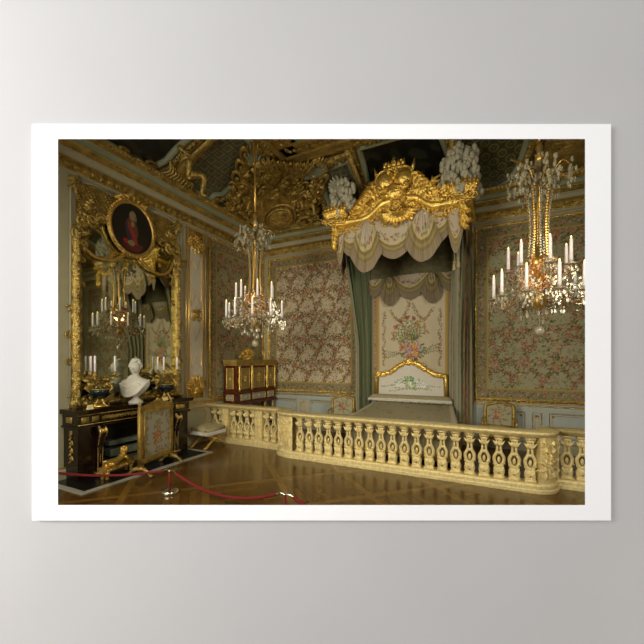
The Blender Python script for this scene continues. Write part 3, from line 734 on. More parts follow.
g = MB(); g.tube([(HX-.96+i*.08, 8.22, 1.0) for i in range(25)], [.05]+[.10]*23+[.05], 10); g.build('bolster', 'bedspread', bed)
g = MB()
for i in range(80): g.ell((HX-.96+i*.0243, 8.10, .97+random.uniform(-.012, .012)), (.013, .012, .035), 5, 4)
g.tube([(HX-.96, 8.11, 1.0), (HX+.96, 8.11, 1.0)], .016); g.build('bolster_fringe', 'stone_white', bed)
# headcloth and headboard
HX = -1.795
hc = Cloth(2.06, 2.62, .0125, (.60, .53, .42)); w_, h_ = hc.w, hc.h
hc.fill((hc.X < .06) | (hc.X > w_-.06), (.10, .15, .07)); 
for sg in (0, 1):
    x = .13 if sg == 0 else w_-.13
    hc.fill(np.abs(hc.X-x) < .07, (.34, .25, .16)); hc.fill(np.abs(hc.X-(x+(.09 if sg == 0 else -.09))) < .022, GOLDY)
    for i in range(26): hc.flower(x, i*.1, .03, random.choice(REDS))
    xs = .36 if sg == 0 else w_-.36
    for i in range(26): hc.bouquet(xs+.02*math.sin(i), 2.1-i*.052, .035*(1.3-.5*i/26), REDS, GREENS, 4)
for sg in (-1, 1):
    for i in range(22):
        t = i/21; hc.bouquet(w_/2+sg*(.06+.44*t), 2.22-.28*math.sin(PI*t)-.08*t, .045, REDS+[(.5, .4, .12)], GREENS, 4)
hc.bouquet(w_/2, 2.3, .09, REDS, GREENS, 9)
for i in range(9): a = PI/2+(i-4)*.3; hc.sprig(w_/2, 1.38, a, .60-.04*abs(i-4), REDS, [(.15, .22, .08), (.2, .26, .12)], .042, .4)
hc.bouquet(w_/2, 1.20, .27, REDS+[(.55, .40, .12), (.3, .34, .42), (.6, .3, .2)], GREENS, 34)
for sg in (-1, 1):
    for i in range(3): hc.sprig(w_/2+sg*.2, 1.08, PI/2-sg*(1.25+.18*i), .5, REDS, GREENS, .02, .3)
hc.grid('headcloth', lambda x, y: (HX-w_/2+x, 8.46+.008*math.sin(x*20), 1.0+y), bed)
hb = Cloth(1.62, 1.0, .0125, (.70, .68, .68))
hb.bouquet(.81, .40, .19, [(.75, .75, .78), (.62, .40, .28), (.35, .48, .30)], [(.12, .30, .12), (.2, .36, .15)], 18)
for sg in (-1, 1):
    hb.bouquet(.81+sg*.28, .42, .14, [(.78, .79, .85), (.7, .72, .8)], [(.2, .36, .22)], 12); hb.sprig(.81+sg*.38, .45, PI/2-sg*1.5, .30, [(.35, .45, .50), (.3, .3, .25)], [(.18, .22, .22)], .022, .1); hb.sprig(.81, .24, PI/2-sg*1.5, .5, [(.6, .4, .15), (.4, .2, .1)], [(.25, .32, .12)], .022, .2)
ha = lambda x: .54+.30*math.exp(-(abs(x-.81)/.40)**2.4)
hb.grid('headboard_panel', lambda x, y: (HX-.81+x, 8.36-.03*math.sin(PI*x/1.62), 1.03+y*ha(x)), bed)
g = MB(lambda u, v, n=0: (HX-.81+u, 8.34-n, 1.03+v))
hp = [(x*1.62/30, ha(x*1.62/30)) for x in range(31)]
g.tube([(-.02, 0, 0)]+[(p[0], p[1], 0) for p in hp]+[(1.64, 0, 0)], .055, 8); carved(g, hp, .13, .0, .05, False)
g.rosette(.81, .86, .1, .03, 7, .03); g.build('headboard_frame', 'gold_bright', bed)
# ---- canopy
CL, CR, CY = -3.20, -.50, 7.2; CM = -1.775
can = thing('bed_canopy', 'gilt carved bed canopy with eagle-like crest, swagged flowered valance and fringe', 'canopy', (CM, 8.4, 4.9))
can['label'] = 'gilt carved bed canopy with tall crest, swagged flowered valance and tied curtains'
def cz(x):
    d = abs(x-CM); return 4.93+.27/(1+math.exp((d-.50)/.07))
FP = [(CL+i*(CR-CL)/44, cz(CL+i*(CR-CL)/44)) for i in range(45)]
fC = lambda u, v, n=0: (u, CY-n, v)
g = MB()
sec = [(0, -.10), (.05, -.10), (.06, -.05), (.10, -.04), (.13, 0), (.15, .05), (.12, .10), (.06, .12), (-.06, .13), (-.08, -.1)]
path = [(CL, 8.45, 4.93, -1, 0)]+[(CL, CY+.04*0, 4.93, -1, -1)]+[(x, CY, z, 0, -1) for x, z in FP[1:-1]]+[(CR, CY, 4.93, 1, -1)]+[(CR, 8.45, 4.93, 1, 0)]
vs = [(x+o*dx, y+o*dy, z+q) for x, y, z, dx, dy in path for o, q in sec]; k = len(sec)
g.add(vs, [(i*k+j, i*k+(j+1) % k, (i+1)*k+(j+1) % k, (i+1)*k+j) for i in range(len(path)-1) for j in range(k)])
g.build('cornice', 'gold_bright', can)
g = MB(fC); carved(g, [(x, z-.14) for x, z in FP], .13, .04, .06, False); carved(g, [(x, z-.07) for x, z in FP], .08, .06, .05, False)
relief(g, CM-.30, CM+.30, 4.78, 5.18, 26, .5, .1)
for i in range(-6, 7): g.leaf(CM+i*.02, 5.0, -PI/2+i*.22, .34, .09, .05, .12)
g.rosette(CM, 5.12, .11, .17, 8, .04)
g.build('leaf_band', 'gold_bright', can)
for fr2, mm in ((lambda u, v, n=0: (CL-n, u, v), 1), (lambda u, v, n=0: (CR+n, u, v), 1)):
    g2 = MB(fr2); carved(g2, [(CY, 4.80), (8.4, 4.80)], .13, .04, .06, False); carved(g2, [(CY, 5.08), (8.4, 5.08)], .2, .02, .09, False); g2.build('leaf_band', 'gold_bright', can)
g = MB(fC)     # foliage rising along the cornice to the crest
for i in range(3, 42):
    x, z = FP[i]; d = abs(x-CM); sg = 1 if x > CM else -1
    hgt = .16+.34*math.exp(-((d-.45)/.35)**2)*(1 if d > .15 else .6)
    g.acanthus(x, z+.06, PI/2-sg*random.uniform(-.3, .9), hgt*.55, .16, .06, .05, -sg*.9)
    if i % 3 == 1: g.acanthus(x, z+.1, PI/2-sg*random.uniform(-.1, .5), hgt*random.uniform(1.0, 1.35), .15, .05, .05, -sg*.5, 5)
    if i % 3 == 0: g.scroll(x, z+.14, .09, random.uniform(0, 6), 1.2, sg, .022, .06)
    if i % 4 == 0: g.rosette(x, z+.2, .075, .09, 6, .04)
CQ = -1.86
for sg in (-1, 1):
    for k in range(7): g.acanthus(CQ+sg*(.30+.07*k), 5.62-.07*k, PI/2-sg*(.6+.05*k), .26, .14, .06, .05, -sg*.7)
g.build('crest_foliage', 'gold_bright', can)
g = MB(fC)
for sg in (-1, 1):
    c = (CQ+sg*.20, 5.66)
    g.ell((c[0], c[1], .08), (.20, .22, .14), 16, 10)
    g.tube([(c[0]+.20*math.cos(q/12*PI), c[1]+.23*math.sin(q/12*PI), .12) for q in range(13)], .022, 6)
    g.scroll(c[0]+sg*.06, c[1]-.16, .12, PI/2, 1.3, sg, .032, .14); g.scroll(c[0]-sg*.12, c[1]+.16, .07, 0, 1.3, -sg, .024, .14)
    g.leaf(c[0]+sg*.16, c[1]+.1, PI/2-sg*.25, .28, .08, .05, .06)
g.tube(smoothpath([(CQ-.17, 5.84, .1), (CQ-.2, 5.98, .1), (CQ-.15, 6.05, .1)], 4), .03); g.tube(smoothpath([(CQ+.17, 5.84, .1), (CQ+.2, 5.98, .1), (CQ+.15, 6.05, .1)], 4), .03)
for i in range(5): x = CQ+(i-2)*.085; g.leaf(x, 5.9, PI/2-(i-2)*.15, .18, .09, .05, .09)
g.box(CQ-.2, CQ+.2, 5.86, 5.93, .02, .16, .02); g.ell((CQ, 6.03, .1), (.06, .06, .06)); g.box(CQ-.012, CQ+.012, 6.05, 6.16, .09, .11); g.box(CQ-.035, CQ+.035, 6.10, 6.12, .09, .11)
g.ell((CQ, 5.40, .10), (.26, .20, .12), 14, 7); relief(g, CQ-.25, CQ+.25, 5.22, 5.5, 20, .5, .18)
g.build('crest', 'gold_bright', can)
for x, sg, zz in ((CL, -1, 5.0), (CR-.03, 1, 5.0)):     # corner finials and their plumes
    g = MB(); g.lathe([(.14, 0), (.16, .05), (.08, .10), (.07, .16), (.14, .25), (.16, .32), (.09, .38), (.05, .40)], (x, CY-.02, zz))
    fr3 = lambda u, v, n=0: (x+u, CY-.12-n, zz+v); q = MB(fr3)
    for i in range(-3, 4): q.acanthus(i*.045, .10, PI/2-i*.22, .30, .13, .06, 0, .2*i/3); q.scroll(i*.07, .02, .08, i, 1.3, 1 if i > 0 else -1, .02, .02)
    for i in range(5): q.acanthus(.0, -.05-i*.09, -PI/2+random.uniform(-.4, .4), .25, .16, .05, 0)
    for a in (-.2, .2): q.leaf(a, .05, PI/2+a*2, .4, .12, .05, 0)
    o = len(g.v); g.v += q.v; g.f += [tuple(i+o for i in f) for f in q.f]
    g.build('corner_finial', 'gold_bright', can)
    n, Hh, W_ = (26, .86, .33) if sg == 1 else (17, .70, .29)
    x += -.07 if sg == 1 else .12
    g = MB()
    for i in range(n):
        t = i/(n-1); a = i*2.399; r = W_*math.sqrt(1-.55*t)*(.5 if t > .85 else 1)
        cx_, cy_, cz_ = x+r*math.cos(a), CY+.05+r*.6*math.sin(a), zz+.18+Hh*t
        g.tube([(x+(cx_-x)*.3, CY+.05, cz_-.25), (cx_, cy_, cz_)], [.03, .07], 6)
        for q in range(10):
            b_, e_ = random.uniform(0, 2*PI), random.uniform(-1.2, 1.3); rr = .07*math.cos(e_)
            g.ell((cx_+rr*math.cos(b_), cy_+rr*math.sin(b_), cz_+.125*math.sin(e_)), (.052, .052, random.uniform(.06, .09)), 8, 6, .05)
    o = g.build('ostrich_plume', 'feather', can); o['label'] = 'white ostrich plume'
g = MB(); g.box(CL+.05, CR-.05, CY+.05, 8.5, 4.84, 4.92); g.tube([(CL+.2, CY+.2, 4.82), (CR-.2, CY+.2, 4.82), (CR-.2, 8.3, 4.82), (CL+.2, 8.3, 4.82)], .03, 6, True); g.build('tester', 'tester', can)
PK = (.60, .53, .45)
def valcloth(L, H, edge, flw=True):
    cl = Cloth(L, H, .013, PK)
    return cl
def valance(fr, c, half, ztop, drop, kind, parent, depth=.0, bulge=.07, floral=True, dim=1.0):
    """one swag ('U') or fan-shaped fall ('fan') with braid, scalloped band and fringe"""
    ns, ntt = max(24, int(half*2/.014)), max(20, int(drop/.014)); cl = Cloth(1, 1, 1); cl.nx, cl.ny = ns+1, ntt+1
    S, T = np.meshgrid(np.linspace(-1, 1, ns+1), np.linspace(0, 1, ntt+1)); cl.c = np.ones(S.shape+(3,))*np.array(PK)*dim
    if kind == 'U': bot = drop*(1-.74*np.abs(S)**1.9)
    else: bot = drop*(1-.38*S**2)
    D = bot*T*(.64 if kind == 'fan' else 1)
    st = np.where((np.sin(S*half*150) > .1), 1, .78)
    U = S*half
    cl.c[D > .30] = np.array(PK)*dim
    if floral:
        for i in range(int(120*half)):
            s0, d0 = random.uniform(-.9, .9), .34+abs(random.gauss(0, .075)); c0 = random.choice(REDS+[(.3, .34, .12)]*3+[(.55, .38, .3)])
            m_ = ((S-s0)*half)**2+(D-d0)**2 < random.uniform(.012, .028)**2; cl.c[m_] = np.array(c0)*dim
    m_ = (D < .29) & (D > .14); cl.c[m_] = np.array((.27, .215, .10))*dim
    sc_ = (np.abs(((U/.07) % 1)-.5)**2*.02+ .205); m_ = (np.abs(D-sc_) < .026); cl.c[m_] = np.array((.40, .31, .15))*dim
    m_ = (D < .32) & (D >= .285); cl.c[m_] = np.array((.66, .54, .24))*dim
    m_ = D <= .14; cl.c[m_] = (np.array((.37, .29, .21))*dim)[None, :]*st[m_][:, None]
    vs = np.zeros(S.shape+(3,)); 
    for i in range(ntt+1):
        for j in range(ns+1):
            s, t = S[i, j], T[i, j]
            if kind == 'U': u = c+half*s; n = bulge*math.cos(s*PI/2)*(.4+.6*t)+.015*math.sin(t*16*(1-abs(s)*.3))*(abs(s))
            else: u = c+half*s*(.12+.88*(1-t)**.62); n = .05+bulge*.6*math.cos(s*PI/2)+.02*math.sin(s*11)
            vs[i, j] = fr(u, ztop-bot[i, j]*(1-t), n+depth)
    idx = np.arange((ns+1)*(ntt+1)).reshape(ntt+1, ns+1)
    f = np.stack([idx[:-1, :-1], idx[:-1, 1:], idx[1:, 1:], idx[1:, :-1]], -1).reshape(-1, 4)
    return cl.mesh('fall' if kind == 'fan' else 'swag', vs.reshape(-1, 3), f, parent, 'textile')
valance(fC, -1.87, .66, 5.02, .98, 'U', can, .0, .09)
valance(fC, -2.83, .36, 4.84, .62, 'U', can)
valance(fC, -.98, .32, 4.84, .60, 'U', can)
valance(fC, -2.47, .37, 4.92, 1.12, 'fan', can, .04)
valance(fC, -1.27, .37, 4.92, 1.04, 'fan', can, .04)
valance(fC, -.66, .17, 4.84, .86, 'U', can, .05, .04)
valance(fC, -3.10, .12, 4.84, .80, 'U', can, .04, .03)
for fr4 in ((lambda u, v, n=0: (CL-n, u, v)), (lambda u, v, n=0: (CR+n, u, v))):
    valance(fr4, 7.5, .32, 4.84, .66, 'U', can); valance(fr4, 8.13, .32, 4.84, .66, 'U', can); valance(fr4, 7.82, .18, 4.84, .85, 'fan', can, .03)
fI = lambda u, v, n=0: (u, 8.42-n, v)
valance(fI, -1.80, .50, 3.98, .60, 'U', can, 0, .05, True, .62); valance(fI, -2.29, .24, 3.95, .70, 'fan', can, .03, .04, True, .62); valance(fI, -1.29, .24, 3.95, .70, 'fan', can, .03, .04, True, .62)  # inner valance, same cloth with the canopy's shade darkened into its colours
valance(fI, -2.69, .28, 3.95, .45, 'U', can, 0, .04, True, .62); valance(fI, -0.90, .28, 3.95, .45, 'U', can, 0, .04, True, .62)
g = MB(); g.box(CL+.1, CR-.1, 8.47, 8.50, 3.4, 4.85); g.build('back_cloth', 'tester', can, False)
def tassel(x, y, z):
    g = MB(); g.tube([(x, y, z+.22), (x, y, z+.05)], .008); g.ell((x, y, z+.04), (.03, .03, .035)); g.lathe([(.02, .02), (.035, -.03), (.04, -.12), (.03, -.13)], (x, y, z), 10); return g.build('tassel', 'silk_pale', can)
tassel(-.62, 7.25, 3.85); tassel(-.70, 7.3, 3.82)
# curtains: pleated, gathered back to the wall
def curtain(label, top, bot, mat=None, stripes=None, nz=60, pl=7, amp=.05, z0=.12, z1=4.8):
    (ax0, ay0), (ax1, ay1) = top; (bx0, by0), (bx1, by1) = bot
    cl = Cloth(1, 1, 1); nsx = 60; cl.nx, cl.ny = nsx+1, nz+1; cl.c = np.ones((nz+1, nsx+1, 3)); vs = np.zeros((nz+1, nsx+1, 3))
    for i in range(nz+1):
        t = i/nz; k = (1-t)**.8 if t > 0 else 1; k = 1-min(1, t*1.15)**.7     # 1 at the floor, 0 at the top
        k = 1-t**1.3*1.0; k = min(1, max(0, (1-t)*1.9))**.8
        for j in range(nsx+1):
            s = j/nsx; x0, y0 = ax0+(bx0-ax0)*k, ay0+(by0-ay0)*k; x1, y1 = ax1+(bx1-ax1)*k, ay1+(by1-ay1)*k
            L = math.hypot(x1-x0, y1-y0) or 1; nx_, ny_ = (y1-y0)/L, -(x1-x0)/L; w = amp*(math.sin(s*pl*2*PI)+.3*math.sin(s*pl*4.3+t*3))
            vs[i, j] = (x0+(x1-x0)*s+nx_*w, y0+(y1-y0)*s+ny_*w, z0+(z1-z0)*t)
            c = stripes(s, z0+(z1-z0)*t); cl.c[i, j] = c
    idx = np.arange((nsx+1)*(nz+1)).reshape(nz+1, nsx+1); f = np.stack([idx[:-1, :-1], idx[:-1, 1:], idx[1:, 1:], idx[1:, :-1]], -1).reshape(-1, 4)
    o = cl.mesh('bed_curtain', vs.reshape(-1, 3), f, can, 'textile'); o['label'] = label; return o
def st_out(s, z):
    if s < .10: return (.26, .28, .19)
    if s > .82: return (.24, .27, .18) if s < .93 else (.07, .12, .06)
    if .28 < s < .6:
        return random.choice([(.34, .12, .09), (.40, .22, .14), (.14, .16, .07), (.10, .15, .06), (.30, .26, .14), (.36, .24, .2)])
    return (.30, .28, .19) if random.random() > .12 else random.choice(REDS)
def st_grn(s, z):
    k = int(s*16) % 4
    if k == 1: return random.choice([(.36, .24, .17), (.34, .31, .2), (.16, .18, .08)])
    return (.085, .12, .065) if k == 0 else (.36, .35, .28) if k == 2 else (.22, .245, .165)
curtain('flowered right bed curtain', ((-.54, 7.30), (-.48, 8.40)), ((-.68, 8.0), (-.40, 8.38)), stripes=st_out, amp=.035, pl=4)
curtain('green right bed curtain lining', ((-.60, 7.35), (-.80, 8.42)), ((-.66, 8.02), (-.90, 8.42)), stripes=st_grn, amp=.03, pl=4)
curtain('flowered left bed curtain', ((-3.14, 7.30), (-3.16, 8.42)), ((-3.00, 8.0), (-3.16, 8.42)), stripes=st_out, amp=.04, pl=5)
curtain('green left bed curtain lining', ((-3.05, 7.35), (-2.84, 8.43)), ((-3.0, 8.1), (-2.80, 8.43)), stripes=st_grn, amp=.03, pl=4)

# ------------------------------------------------------------------ armchairs
def floral(w, h, ground=(.40, .39, .29)):
    cl = Cloth(w, h, .012, ground); cl.bouquet(w/2, h/2, min(w, h)*.27, REDS+[(.45, .35, .15)], GREENS, 16)
    for k in range(8): a = k*PI/4; cl.sprig(w/2+.1*math.cos(a), h/2+.1*math.sin(a), a, min(w, h)*.26, REDS, GREENS, .018, .8)
    return cl
def armchair(loc, rz, label):
    t = thing('armchair', label, 'chair', loc, rz, 'gilt armchairs beside the bed')
    cl = floral(.46, .42); local(cl.grid('backrest_cover', lambda x, y: (-.23+x, -.045-.02*math.sin(PI*x/.46), .56+y+.02*math.sin(PI*x/.46)*(y/.42))), t)
    g = MB(lambda u, v, n=0: (u, -.04-n, .53+v)); P = smoothpath([(-.26, -.02), (-.27, .25), (-.25, .43), (-.12, .47), (0, .52), (.12, .47), (.25, .43), (.27, .25), (.26, -.02)], 4)
    g.tube(P, .036, 8); g.tube([(-.26, 0, 0), (.26, 0, 0)], .03); carved(g, [(p[0], p[1]) for p in P], .045, .01, .05, False); g.rosette(0, .51, .05, .02, 6, .02)
    g.box(-.25, .25, 0, .45, -.03, -.01); local(g.build('backrest', 'gold_old'), t)
    g = MB(); g.box(-.29, .29, -.56, .0, .36, .44, .01); local(g.build('seat_frame', 'gold_old'), t)
    cl = floral(.56, .54); local(cl.grid('seat_cushion', lambda x, y: (-.28+x, -.55+y, .44+.07*math.sin(PI*x/.56)**.4*math.sin(PI*y/.54)**.4)), t)
    for sx in (-1, 1):
        g = MB(); g.tube(smoothpath([(sx*.27, -.05, .72), (sx*.31, -.25, .70), (sx*.31, -.42, .68), (sx*.30, -.44, .60), (sx*.28, -.36, .44)], 4), .022); local(g.build('arm', 'gold_old'), t)
        for sy in (-.52, -.04):
            g = MB(); g.tube(smoothpath([(sx*.26, sy, .38), (sx*.29, sy-(.03 if sy < -.1 else -.03), .25), (sx*.25, sy, .1), (sx*.27, sy-(.02 if sy < -.1 else -.02), .015)], 4), [.035]*5+[.028]*4+[.02]*4, 7); local(g.build('leg', 'gold_old'), t)
    return t
armchair((.10, 8.20, 0), .0, 'gilt armchair with flowered back right of the bed, under the nearer chandelier')
armchair((-3.40, 8.05, 0), .25, 'gilt armchair with flowered back left of the bed')

# ------------------------------------------------------------------ balustrade
bal = thing('balustrade', 'long carved and gilded balustrade closing off the bed alcove', 'balustrade', (-1.6, 5.93, 0))
SY, MYy = 6.34, 5.93
BP = [(XL, SY), (-4.22, SY)]+smoothpath([(-4.10, SY), (-3.98, SY-.05), (-3.93, 6.14), (-3.82, 5.98), (-3.62, MYy)], 4)[1:]+[(.46, MYy)]+smoothpath([(.55, 5.94), (.64, 5.98), (.70, 6.06), (.73, 6.18), (.75, 6.28), (.82, SY)], 4)[0:]+[(XR, SY)]
BP = [(p[0], p[1]) for p in BP]
def sweep(prof, path, close_=True):
    g = MB(); k = len(prof); n = len(path); vs = []
    for i, (x, y) in enumerate(path):
        a = path[max(0, i-1)]; b_ = path[min(n-1, i+1)]; d = Vector((b_[0]-a[0], b_[1]-a[1])); d.normalize(); nx_, ny_ = d.y, -d.x
        for o, z in prof: vs.append((x+nx_*o, y+ny_*o, z))
    g.add(vs, [(i*k+j, i*k+(j+1) % k, (i+1)*k+(j+1) % k, (i+1)*k+j) for i in range(n-1) for j in range(k)]); g.add([vs[j] for j in range(k)], [tuple(range(k))]); return g
sweep([(-.13, 0), (.15, 0), (.15, .04), (.135, .055), (.135, .10), (.12, .125), (-.12, .125), (-.13, .10)], BP).build('base', 'gold_pale', bal, False)
sweep([(-.10, .80), (-.09, .785), (.09, .785), (.10, .80), (.13, .82), (.145, .84), (.15, .86), (.12, .875), (-.12, .875), (-.15, .86), (-.145, .84), (-.13, .82)], BP).build('handrail', 'gold_pale', bal, True)
def balmesh():
    g = MB(lambda u, v, n=0: (u, -n, v))
    g.box(-.075, .075, .125, .165, -.065, .065, .008); g.box(-.065, .065, .165, .19, -.055, .055, .006)
    for sg in (-1, 1):
        g.tube(smoothpath([(sg*.045, .19, 0), (sg*.05, .24, .0), (sg*.03, .29, .0), (sg*.04, .325, .0), (sg*.062, .38, .0), (sg*.062, .44, .0), (sg*.036, .49, .0), (sg*.028, .53, .0), (sg*.024, .60, 0), (sg*.036, .66, .0)], 3), [.032]*10+[.026]*10+[.020]*4+[.017]*4, 7, False, 1.5)
        g.leaf(sg*.02, .19, PI/2-sg*.4, .13, .05, .02, .04); g.scroll(sg*.055, .345, .03, 0, 1, sg, .009, .03)
    g.ell((0, .395, 0), (.024, .055, .03), 8, 6); g.ell((0, .26, .0), (.055, .06, .05), 8, 6); g.ell((0, .315, .02), (.035, .025, .035), 6, 5); g.ell((0, .505, .01), (.034, .03, .035), 6, 5)
    g.ell((0, .665, 0), (.052, .03, .05), 10, 6); g.ell((0, .715, 0), (.068, .03, .062), 10, 6); g.box(-.07, .07, .745, .79, -.065, .065, .008)
    for i in range(-2, 3): g.leaf(i*.014, .62, PI/2-i*.3, .10, .035, .018, .045)
    g.rosette(0, .24, .04, .05, 6, .012)
    o = g.build('baluster', 'gold_pale'); me = o.data; bpy.data.objects.remove(o); return me
BM_ = balmesh()
def baluster(x, y, a=0):
    o = bpy.data.objects.new('baluster', BM_); COL.objects.link(o); o.parent = bal; o.location = (x-bal.location.x, y-bal.location.y, 0); o.rotation_euler = (0, 0, a)
for i in range(20): baluster(-3.42+i*.2053, MYy)
for x in (-6.02, -5.84, -5.44, -5.25, -5.06, -4.87, -4.50, -4.32): baluster(x, SY)
for x in (.99, 1.18, 1.37, 1.56, 2.0, 2.2, 2.4, 2.6): baluster(x, SY)
def pedestal(x, y, w=.09, a=0, curve=False, d=.09):
    g = MB(lambda u, v, n=0: (u, -n, v)); g.box(-w, w, .12, .79, -d, d); g.tube([(-w+.03, .18, d), (w-.03, .18, d), (w-.03, .74, d), (-w+.03, .74, d)], .010, 6, True)
    for k in range(9): g.acanthus(0, .22+k*.05, PI/2, .09, .06, .012, d, .3, 2)
    g.rosette(0, .45, min(.05, w*.6), d, 8, .02); o = g.build('pedestal', 'gold_pale', None, False); o.parent = bal; o.location = (x-bal.location.x, y-bal.location.y, 0); o.rotation_euler = (0, 0, a); return o
pedestal(-5.64, SY); pedestal(-4.68, SY); pedestal(-4.12, SY, .04); pedestal(1.77, SY); pedestal(.83, SY, .05)
for nm, pts in (('left', BP[2:20]), ('right', BP[-24:-1])):
    pts = [p for p in pts if (-3.93 < p[0] < -3.60 if nm == 'left' else .56 < p[0] < .80)]
    pts = pts+[(-3.545, MYy)] if nm == 'left' else pts
    g = sweep([(-.10, .12), (.10, .12), (.10, .79), (-.10, .79)], pts)
    for i, (x, y) in enumerate(pts[1:-1], 1):
        d = Vector((pts[i+1][0]-pts[i-1][0], pts[i+1][1]-pts[i-1][1])).normalized(); nx_, ny_ = d.y, -d.x
        fr5 = (lambda x, y, d, nx_, ny_: (lambda u, v, n=0: (x+d.x*u+nx_*(.09+n), y+d.y*u+ny_*(.09+n), v)))(x, y, d, nx_, ny_); q = MB(fr5)
        for k in range(6): q.acanthus(random.uniform(-.02, .02), .2+k*.09, PI/2+random.uniform(-1, 1), .10, .07, .02, 0, .4, 2)
        if i % 3 == 0: q.scroll(0, .45, .05, 0, 1.2, 1, .012, 0); q.scroll(0, .30, .04, 0, 1.2, -1, .012, 0)
        o = len(g.v); g.v += q.v; g.f += [tuple(j+o for j in f) for f in q.f]
    g.build('curved_pedestal', 'gold_pale', bal, False)

# ------------------------------------------------------------------ jewel cabinet
jc = thing('jewel_cabinet', 'mahogany and gilt-bronze jewel cabinet on legs in the left corner of the room', 'cabinet', (-5.93, 7.57, 0))
x0, x1, y0, y1 = -6.07, -5.67, 6.70, 8.36
g = MB(); g.box(x0, x1, y0, y1, .84, 1.90); g.box(x0, x1+.03, y0-.03, y1+.03, .80, .86); g.box(x0, x1+.03, y0-.03, y1+.03, 1.10, 1.13); g.build('body', 'mahogany', jc, False)
g = MB(); g.box(x0, x1+.05, y0-.05, y1+.05, 1.86, 1.93); g.box(x0, x1+.03, y0-.03, y1+.03, 1.78, 1.86); g.build('cornice', 'gold_old', jc, False)
def cabframe(fr, a, b_, c, d, nm, cen):
    g = MB(fr); g.box(a, b_, c, d, 0, .012); 
    o = g.build(nm, cen, jc, False); g = MB(fr); g.tube([(a, c, .015), (b_, c, .015), (b_, d, .015), (a, d, .015)], .012, 6, True); g.rosette((a+b_)/2, (c+d)/2, min(b_-a, d-c)*.25, .012, 8, .012); q = g.build('gilt_border', 'gold', None, False); q.parent = o
    q.matrix_parent_inverse = (Matrix.Translation(jc.location) @ o.matrix_parent_inverse).inverted(); return o
fF = lambda u, v, n=0: (x1+n, u, v); fS = lambda u, v, n=0: (u, y0-n, v)
simple('veneer', (.30, .22, .075), .35, 0, .25, 10); simple('plaque', (.36, .40, .38), .35, 0, .15, 10)
for a, b_ in ((6.86, 7.18), (7.34, 7.84), (8.0, 8.24)): cabframe(fF, a, b_, 1.20, 1.72, 'door', 'veneer')
for a, b_ in ((6.84, 7.20), (7.32, 7.86), (7.98, 8.26)): cabframe(fF, a, b_, .91, 1.06, 'drawer', 'plaque')
cabframe(fS, x0+.09, x1-.10, 1.20, 1.72, 'side_panel', 'veneer'); cabframe(fS, x0+.08, x1-.09, .91, 1.06, 'side_plaque', 'plaque')
for y in (6.77, 7.26, 7.92, 8.30):
    g = MB(); g.lathe([(.03, 1.15), (.035, 1.2), (.02, 1.25), (.035, 1.35), (.04, 1.45), (.022, 1.52), (.035, 1.6), (.03, 1.66), (.026, 1.72), (.04, 1.78)], (x1+.03, y, 0), 10)
    g.ell((x1+.03, y, 1.68), (.03, .03, .035)); g.build('caryatid', 'gold_bright', jc)
for x in (x0+.05, x1-.04):
    for y in (6.76, 7.26, 7.92, 8.30):
        g = MB(); g.lathe([(.022, 0), (.03, .03), (.018, .06), (.03, .4), (.035, .6), (.045, .72), (.03, .76), (.05, .80)], (x, y, 0), 10); g.build('leg', 'gold_old', jc)
g = MB(); g.box(x0+.03, x1-.02, 6.72, 8.34, .16, .19); g.build('stretcher', 'mahogany', jc, False)
g = MB(); c = (-5.92, 7.45)
g.lathe([(.13, 1.93), (.14, 1.97), (.10, 2.0), (.12, 2.06)], (c[0], c[1], 0)); g.ell((c[0], c[1], 2.16), (.10, .10, .11))
for i in range(8): a = i*PI/4; g.tube(smoothpath([(c[0], c[1], 2.02), (c[0]+.14*math.cos(a), c[1]+.2*math.sin(a), 2.08), (c[0]+.08*math.cos(a), c[1]+.12*math.sin(a), 2.2)], 4), .016)
for i in range(20): g.ell((c[0]+random.uniform(-.1, .1), c[1]+random.uniform(-.25, .25), 1.97+random.uniform(0, .08)), (.035, .035, .035), 6, 4)
g.build('gilt_group', 'gold_bright', jc)

# ------------------------------------------------------------------ fireplace
fp = thing('fireplace', 'dark red marble fireplace with gilt-bronze mounts under the big mirror', 'fireplace', (-5.97, 4.22, 0))
FX = -5.79; FY0, FY1 = 3.12, 5.32
g = MB(); ys_ = [FY0-.04+i*(FY1-FY0+.08)/40 for i in range(41)]
pr = lambda y: FX+.06+.03*math.cos((y-4.22)*PI*2/1.1)
for z0, z1, e in ((1.085, 1.13, .0), (1.06, 1.085, -.025)):
    vs = [(pr(y)+e, y, z) for z in (z0, z1) for y in ys_]+[(XL, y, z) for z in (z0, z1) for y in ys_]; k = 41
    g.add(vs, [(i, i+1, k+i+1, k+i) for i in range(40)]+[(k+i, k+i+1, 3*k+i+1, 3*k+i) for i in range(40)]+[(i, 2*k+i, 2*k+i+1, i+1) for i in range(40)]+[(0, k, 3*k, 2*k), (40, 2*k+40, 3*k+40, k+40)])
g.build('mantelshelf', 'marble_dark', fp, False)
g = MB(); g.box(XL, FX, FY0, FY1, .86, 1.06); g.box(XL, FX+.02, FY0-.02, FY1+.02, .84, .87); g.build('lintel', 'marble_dark', fp, False)
g = MB(); g.box(XL, FX-.02, FY0+.02, FY0+.40, 0, .86); g.build('jamb', 'marble_dark', fp, False)
g = MB(); g.box(XL, FX-.02, FY1-.40, FY1-.02, 0, .86); g.build('jamb', 'marble_dark', fp, False)
